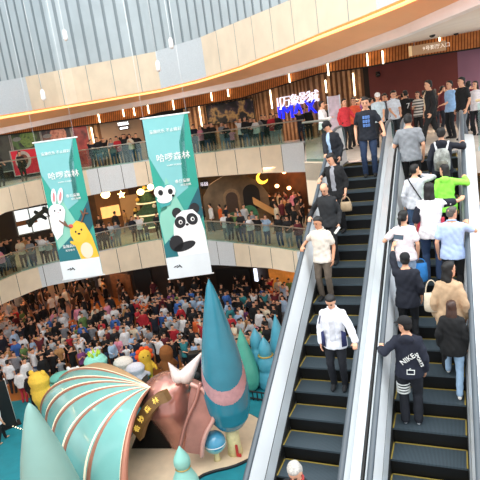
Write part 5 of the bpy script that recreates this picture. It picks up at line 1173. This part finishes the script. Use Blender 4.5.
p = floorpt(338, 19.5, .002); gd = empty('display_screen', p, -YAW*0+.2, 'tall pale pink glass display panel on the landing behind the black-capped man', 'display')
mb = MB(); mb.box((0, 0, 1.0), (.42, .07, 1.8)); mb.build('panel', mat('pale_pink_panel', '#CDBECB', .2, 0, .10, 6), gd, False, .01)
for q_ in (-.22, .22): mb = MB(); mb.box((q_, 0, .97), (.04, .09, 1.9)); mb.build('edge_trim', STEEL, gd)
mb = MB(); mb.box((0, 0, .05), (.55, .3, .08)); mb.build('base', DARK, gd)
# small hanging sensors in front of the upper wall
for u, v in ((65, 35), (43, 95), (158, 66), (171, 43)):
    p = at(u, v, 19.); r = empty('hanging_sensor', p, 0, 'small white hanging device before the upper wall', 'sensor', 'hanging devices'); EXTRA.append((r, r['label'], u)); mb = MB(); mb.oval([(Vector((0, 0, z)), a, a) for z, a in ((-.2, .05), (-.12, .09), (.12, .08), (.2, .03))], Vector((1, 0, 0)), Vector((0, 1, 0)), 12); mb.build('body', WHITE, r, True); mb = MB(); mb.limb([(0, 0, .2), (0, 0, 5)], [.006]*2, 5); mb.build('wire', STEEL, r)
# ------------------------------------------------------------------ middle-floor shopfronts
def mpt(u, v): return hit(MWx, u, v)
r, Q, n, x, ps = plate('shop_window', MWx, [(13, 212), (60, 202), (62, 226), (18, 236)], .1, SHOPW, 'bright glazed shop window on the middle floor at the left', 'window', .05)
for f in (0, .3, .68, 1): mb = MB(); a, b = Q[0].lerp(Q[1], f), Q[3].lerp(Q[2], f); mb.limb([a+n*(ps+.02), b+n*(ps+.02)], [.04]*2, 4); mb.build('mullion', mat('grey_mullion', '#8E979C', .5), r)
for f in (.02, .55): mb = MB(); a, b = Q[0].lerp(Q[3], f), Q[1].lerp(Q[2], f); mb.limb([a+n*(ps+.02), b+n*(ps+.02)], [.035]*2, 4); mb.build('transom', mat('grey_mullion', '#8E979C', .5), r)
mb = MB(); a = Q[0].lerp(Q[3], .38); mb.prism([a+n*(ps+.05), a+x*1.3+n*(ps+.05), a+x*1.3+Zv*.3+n*(ps+.05), a+Zv*.3+n*(ps+.05)], n*.1); mb.build('wooden_sign', BROWN, r)
p = at(40, 217, 32.); sc_ = empty('hanging_sculpture', p, 0, 'dark twisting sculpture hanging before the bright shop window', 'sculpture')
for P, rd in (([(-.75, -.45), (-.45, -.1), (-.1, .1), (.3, .35), (.6, .2)], .16), ([(-.2, .35), (.1, .05), (.3, -.15)], .13), ([(.35, .5), (.6, .3), (.72, -.1)], .15), ([(-.75, -.45), (-.9, -.2), (-.6, -.05)], .09)):
    mb = MB(); mb.limb([Xh*a+Zv*b+Yh*.05*math.sin(a*5) for a, b in P], [rd*(.6+.4*math.sin(PI*(i+.7)/len(P))) for i in range(len(P))], 8); mb.build('ribbon', mat('slate_sculpture', '#2C3F47', .5), sc_, True)
mb = MB(); mb.limb([Xh*.2+Zv*.3, Xh*.2+Zv*1.6], [.012]*2, 5); mb.build('wire', STEEL, sc_)
def lamp(kind, u, v, t, size, label, col='#FFD98A', es=7.):
    p = at(u, v, t); r = empty(kind, p, 0, label, 'lamp'); m = mat('lamp_'+col.strip('#'), col, .5, 0, 0, 1, col, es); mb = MB()
    if kind == 'star_lamp':
        P = []
        for i in range(10): a = PI/2+PI*i/5; q = size*(1 if i % 2 == 0 else .45); P.append(Xh*(q*math.cos(a))+Zv*(q*math.sin(a)))
        mb.prism(P, -Yh*.08)
    elif kind == 'moon_lamp':
        P = [Xh*(size*math.cos(a))+Zv*(size*math.sin(a)) for a in np.linspace(PI*.45, PI*1.9, 18)]+[Xh*(size*.28+size*.78*math.cos(a))+Zv*(size*.22+size*.78*math.sin(a)) for a in np.linspace(PI*1.75, PI*.55, 16)]
        mb.prism(P, -Yh*.12)
    else: mb.oval([(Vector((0, 0, z*size)), q*size, q*size) for z, q in ((-.8, .3), (-.5, .8), (0, 1), (.5, .8), (.8, .3))], Vector((1, 0, 0)), Vector((0, 1, 0)), 16)
    mb.build('glowing_shade', m, r, kind == 'lantern'); mb = MB(); mb.limb([Zv*size*.8, Zv*(size+1.1)], [.01]*2, 5); mb.build('cord', DARK, r)
lamp('lantern', 105.5, 194.5, 33, .30, 'round warm lantern in the brown shop, left of the star lamp'); lamp('star_lamp', 121.5, 194.5, 33, .26, 'star-shaped lamp hanging in the brown shop'); lamp('lantern', 140.5, 192, 32, .24, 'round warm lantern left of the display tree'); lamp('lantern', 150.5, 187, 32, .22, 'round warm lantern above the display tree')
lamp('moon_lamp', 262, 178, 29.5, .34, 'yellow crescent moon lamp over the cave playhouse', '#FFC63A', 2.2)
for i, (u, v) in enumerate(((277, 186), (284, 172), (289, 188), (296, 174), (301, 183), (293, 180))): lamp('lantern', u, v, 31.+i*.3, .13, ['small spot lamp in the warm lit shop near the moon lamp', 'small spot lamp high in the warm lit shop left', 'small low lamp in the middle of the warm lit shop', 'small spot lamp high in the warm lit shop right', 'small spot lamp at the right end of the warm lit shop', 'small lamp at the centre of the warm lit shop'][i], '#FFB070', 10.)
# display tree, lit back panel and counter
p = floorpt(153, 33.5, ZM); tr = empty('display_tree', p, 0, 'green tiered display tree with pale ledges on the middle floor', 'display tree'); LEAF = mat('dark_leaf', '#33523A', .8, 0, .25, 12)
for i in range(4):
    z = .5+i*.75; q = 1.25-.26*i; mb = MB(); mb.turn([(.02, z+.85), (q*.5, z+.4), (q, z), (q*.9, z-.06), (.05, z)], (0, 0, 0), 24); mb.build('tier', LEAF, tr, True); mb = MB(); mb.turn([(q*.92, z-.05), (q*1.03, z-.02), (q*1.03, z+.04), (q*.9, z+.05)], (0, 0, 0), 24); mb.build('pale_ledge', mat('ledge', '#D8C9A0', .5, 0, 0, 1, '#F0DCA8', .8), tr, True)
mb = MB(); mb.turn([(.25, 0), (.2, .5)], (0, 0, 0), 14); mb.build('trunk', BROWN, tr)
for i in range(12): mb = MB(); b = i*2.4; z = .6+.24*i; q = 1.3-.085*i; mb.ell((q*math.cos(b), q*math.sin(b), z), (.13,)*3, 10, 8); mb.build('bauble', mat('bauble_%d' % (i % 3), ['#C24A34', '#E5B450', '#E8DCC8'][i % 3], .4), tr, True)
r, Q, n, x, ps = plate('wall_display', MWx, [(119, 197), (137, 193), (138, 217), (121, 221)], .1, mat('tan_panel', '#A87F52', .5, 0, .03, 1, '#B08050', .35), 'tall tan lit display wall at the back of the brown shop', 'display', .06)
r, Q, n, x, ps = plate('lit_shelf', MWx, [(100, 208), (118, 204), (118, 215), (101, 219)], .1, mat('gold_shelf', '#D9A860', .5, 0, .08, 3, '#FFC878', .9), 'bright golden shelf display in the brown shop', 'shelf', .2)
mb = MB(); a, b = ringpt(MF, MN, 150, 2.0), ringpt(MF, MN, 158, 2.0)
# cave playhouse: arched rock wall, arched doors, slide, green window
p = floorpt(239, 31.2, ZM); cv = empty('playhouse', p, 0, 'brown cave-like playhouse with arched openings on the middle floor', 'playhouse'); ROCK = mat('rock_wall', '#6B5843', .85, 0, .15, 2, bump=.5)
mb = MB(); pts = [(-1.9, 0), (-1.9, 2.1), (-1.4, 2.8), (-.5, 3.2), (.6, 3.1), (1.5, 2.6), (2.0, 1.8), (2.1, 0)]; mb.prism([Xh*a+Zv*b for a, b in pts], Yh*.5); mb.build('rock_face', ROCK, cv)
def arch(cx, z0, w, h, m, nm, push, th=.06): mb = MB(); P = [(cx-w, z0), (cx+w, z0)]+[(cx+w*math.cos(PI*i/14), z0+h-w+w*math.sin(PI*i/14)) for i in range(15)]; mb.prism([Xh*a+Zv*b-Yh*push for a, b in P], -Yh*th); mb.build(nm, m, cv)
arch(-.2, .9, .50, 1.5, mat('arch_surround', '#8A6E50', .8, 0, .1), 'arch_surround', 0); arch(-.2, .95, .36, 1.25, mat('brown_door', '#3E2A1C', .6), 'arched_door', .07); arch(1.0, 1.0, .5, 1.5, mat('dark_opening', '#15110E', .8), 'dark_opening', 0); arch(-.2, 0, .7, 1.0, mat('green_arch', '#3F5F48', .8, 0, .1), 'green_arch', .1)
p = floorpt(252, 29.6, ZM); gp = empty('play_board', p, 0, 'round dark green play panel with a red sign beside the slide', 'play panel'); mb = MB(); mb.prism([Xh*(.5*math.cos(2*PI*i/24))+Zv*(.9+.6*math.sin(2*PI*i/24)) for i in range(24)], Yh*.1); mb.build('disc', mat('green_play', '#2F6A4A', .6, 0, .1), gp); mb = MB(); mb.box(Zv*.9-Yh*.04, (.35, .05, .22)); mb.build('red_sign', mat('red_sign', '#C8503A', .5), gp); mb = MB(); mb.box(Zv*.15+Yh*.05, (.2, .1, .3)); mb.build('foot', DARK, gp)
p = floorpt(270, 29.6, ZM); sl = empty('slide', p, 0, 'sloping tan play slide leading down to the right from the playhouse', 'slide'); TANP = mat('tan_slide', '#B98A52', .5, 0, .05, 2)
a, b = -Xh*.75+Zv*1.65, Xh*.7+Zv*.55
mb = MB(); mb.prism([a, b, b-Zv*.12, a-Zv*.12], Yh*.6); mb.build('chute', TANP, sl)
for k in (0, .6): mb = MB(); mb.prism([a+Yh*k, b+Yh*k, b+Yh*k+Zv*.22, a+Yh*k+Zv*.22], Yh*.06); mb.build('side_wall', TANP, sl)
for f in (.05, .95): mb = MB(); q = a.lerp(b, f)+Yh*.4; mb.limb([q-Zv*.1, Vector((q.x, q.y, 0))], [.06]*2, 8); mb.build('leg', DARK, sl)
r, Q, n, x, ps = plate('shop_sign', MWx, [(201, 180), (208, 179.2), (208.6, 188), (201.6, 189)], .1, BLACK, 'small black shop sign with white characters at the edge of the right banner', 'sign', .06)
M = Matrix((x, Zv, n)).transposed().to_4x4(); M.translation = (Q[0]+Q[2])/2+n*(ps+.01); text('lettering', '乐园', .3, LW, r, M, .01)
# ground-floor shopfront pieces under the balcony
GWx = [Vector((p.x, p.y, ZG)) for p in GW]
for nm, co, m, lab, cat in (('black_shopfront', [(133, 268), (150, 266), (152, 300), (136, 303)], BLACK, 'black shopfront on the ground floor under the middle balcony', 'shopfront'),
                            ('lit_shopfront', [(270, 270), (300, 268), (300, 300), (272, 302)], mat('orange_shop', '#A8642A', .5, 0, .3, 2, '#E08A3A', .35), 'orange lit shopfront on the ground floor beside the escalator', 'shopfront'),
                            ('lit_totem', [(255.5, 268), (258, 268), (260, 280), (257.5, 281)], mat('totem_lit', '#DCE4F0', .5, 0, 0, 1, '#E4ECFF', 1.6), 'slim white lit totem before the orange shopfront', 'sign'),
                            ('brown_shopfront', [(112, 275), (131, 271), (133, 296), (114, 300)], mat('brick_brown', '#6A4428', .7, 0, .2, 3), 'brown brick shopfront left of the black shopfront', 'shopfront'),
                            ('dark_shopfront', [(216, 268), (250, 268), (250, 292), (218, 292)], mat('near_black', '#15100E', .6), 'dark shopfront behind the tip of the tall cone', 'shopfront')):
    plate(nm, GWx, co, .1, m, lab, cat, .1)
# ------------------------------------------------------------------ light and camera
w = bpy.data.worlds.new('atrium_daylight'); SC.world = w; w.use_nodes = True; nt = w.node_tree; bg = nt.nodes['Background']
tc = nt.nodes.new('ShaderNodeTexCoord'); sx = nt.nodes.new('ShaderNodeSeparateXYZ'); rp = nt.nodes.new('ShaderNodeValToRGB')
nt.links.new(tc.outputs['Generated'], sx.inputs[0]); nt.links.new(sx.outputs['Z'], rp.inputs[0])
rp.color_ramp.elements[0].position = .0; rp.color_ramp.elements[0].color = (.62, .64, .66, 1); rp.color_ramp.elements[1].position = .55; rp.color_ramp.elements[1].color = (.90, .97, 1.03, 1)
nt.links.new(rp.outputs[0], bg.inputs[0]); bg.inputs[1].default_value = 1.6
def area(name, loc, size, power, col, rot=(0, 0, 0), sy=None):
    l = bpy.data.lights.new(name, 'AREA'); l.energy = power; l.color = lin(col)[:3]; l.size = size
    if sy: l.shape = 'RECTANGLE'; l.size_y = sy
    o = bpy.data.objects.new(name, l); COL.objects.link(o); o.location = loc; o.rotation_euler = rot; return o
for i in range(12, len(TF), 14):
    p = TF[i]; n = TN[i]; area('walkway_downlight', (p.x+n.x*2, p.y+n.y*2, 2.75), .8, 55, '#FFE3C4')
for i in range(14, len(MF), 14):
    p = MF[i]; n = MN[i]; area('shop_downlight', (p.x+n.x*3.4, p.y+n.y*3.4, -1.1), 1.2, 60, '#FFD2A0'); area('ground_downlight', (p.x+n.x*5, p.y+n.y*5, ZM-1.05), 1.6, 90, '#FFC890')
area('shop_downlight', floorpt(285, 31.5, -1.2), 1.5, 90, '#FFA866')
sk = area('skylight', (8, -3, 13), 14, 2300, '#F4F9FF'); sk.rotation_euler = (Vector((-4, -2, -3))-Vector(sk.location)).to_track_quat('-Z', 'Y').to_euler()  # added unseen area lamp, whitens the escalator panels from the right
s2 = area('skylight', (-5, -9, 12), 14, 2300, '#FFF8EE'); s2.rotation_euler = (Vector((-11, 9, -3.5))-Vector(s2.location)).to_track_quat('-Z', 'Y').to_euler()  # second added lamp out of view, lifts the balcony fascias
for u in (345, 400, 455): p = floorpt(u, 20.5, 2.7); area('landing_downlight', p, 1., 70, '#FFE6CC')
cam = bpy.data.cameras.new('camera'); co = bpy.data.objects.new('camera', cam); COL.objects.link(co); SC.camera = co
cam.sensor_fit = 'HORIZONTAL'; cam.sensor_width = 36; cam.lens = F/480*36; cam.clip_end = 300
Mx = Matrix((Vector(AX[0]), Vector(AX[1]), -Vector(AX[2]))).transposed().to_4x4(); Mx.translation = Vector(CAM); co.matrix_world = Mx
vs = SC.view_settings; vs.view_transform = 'Standard'; vs.look = 'None'; vs.gamma = 1; vs.use_curve_mapping = False; vs.exposure = 0.22
tell_apart()
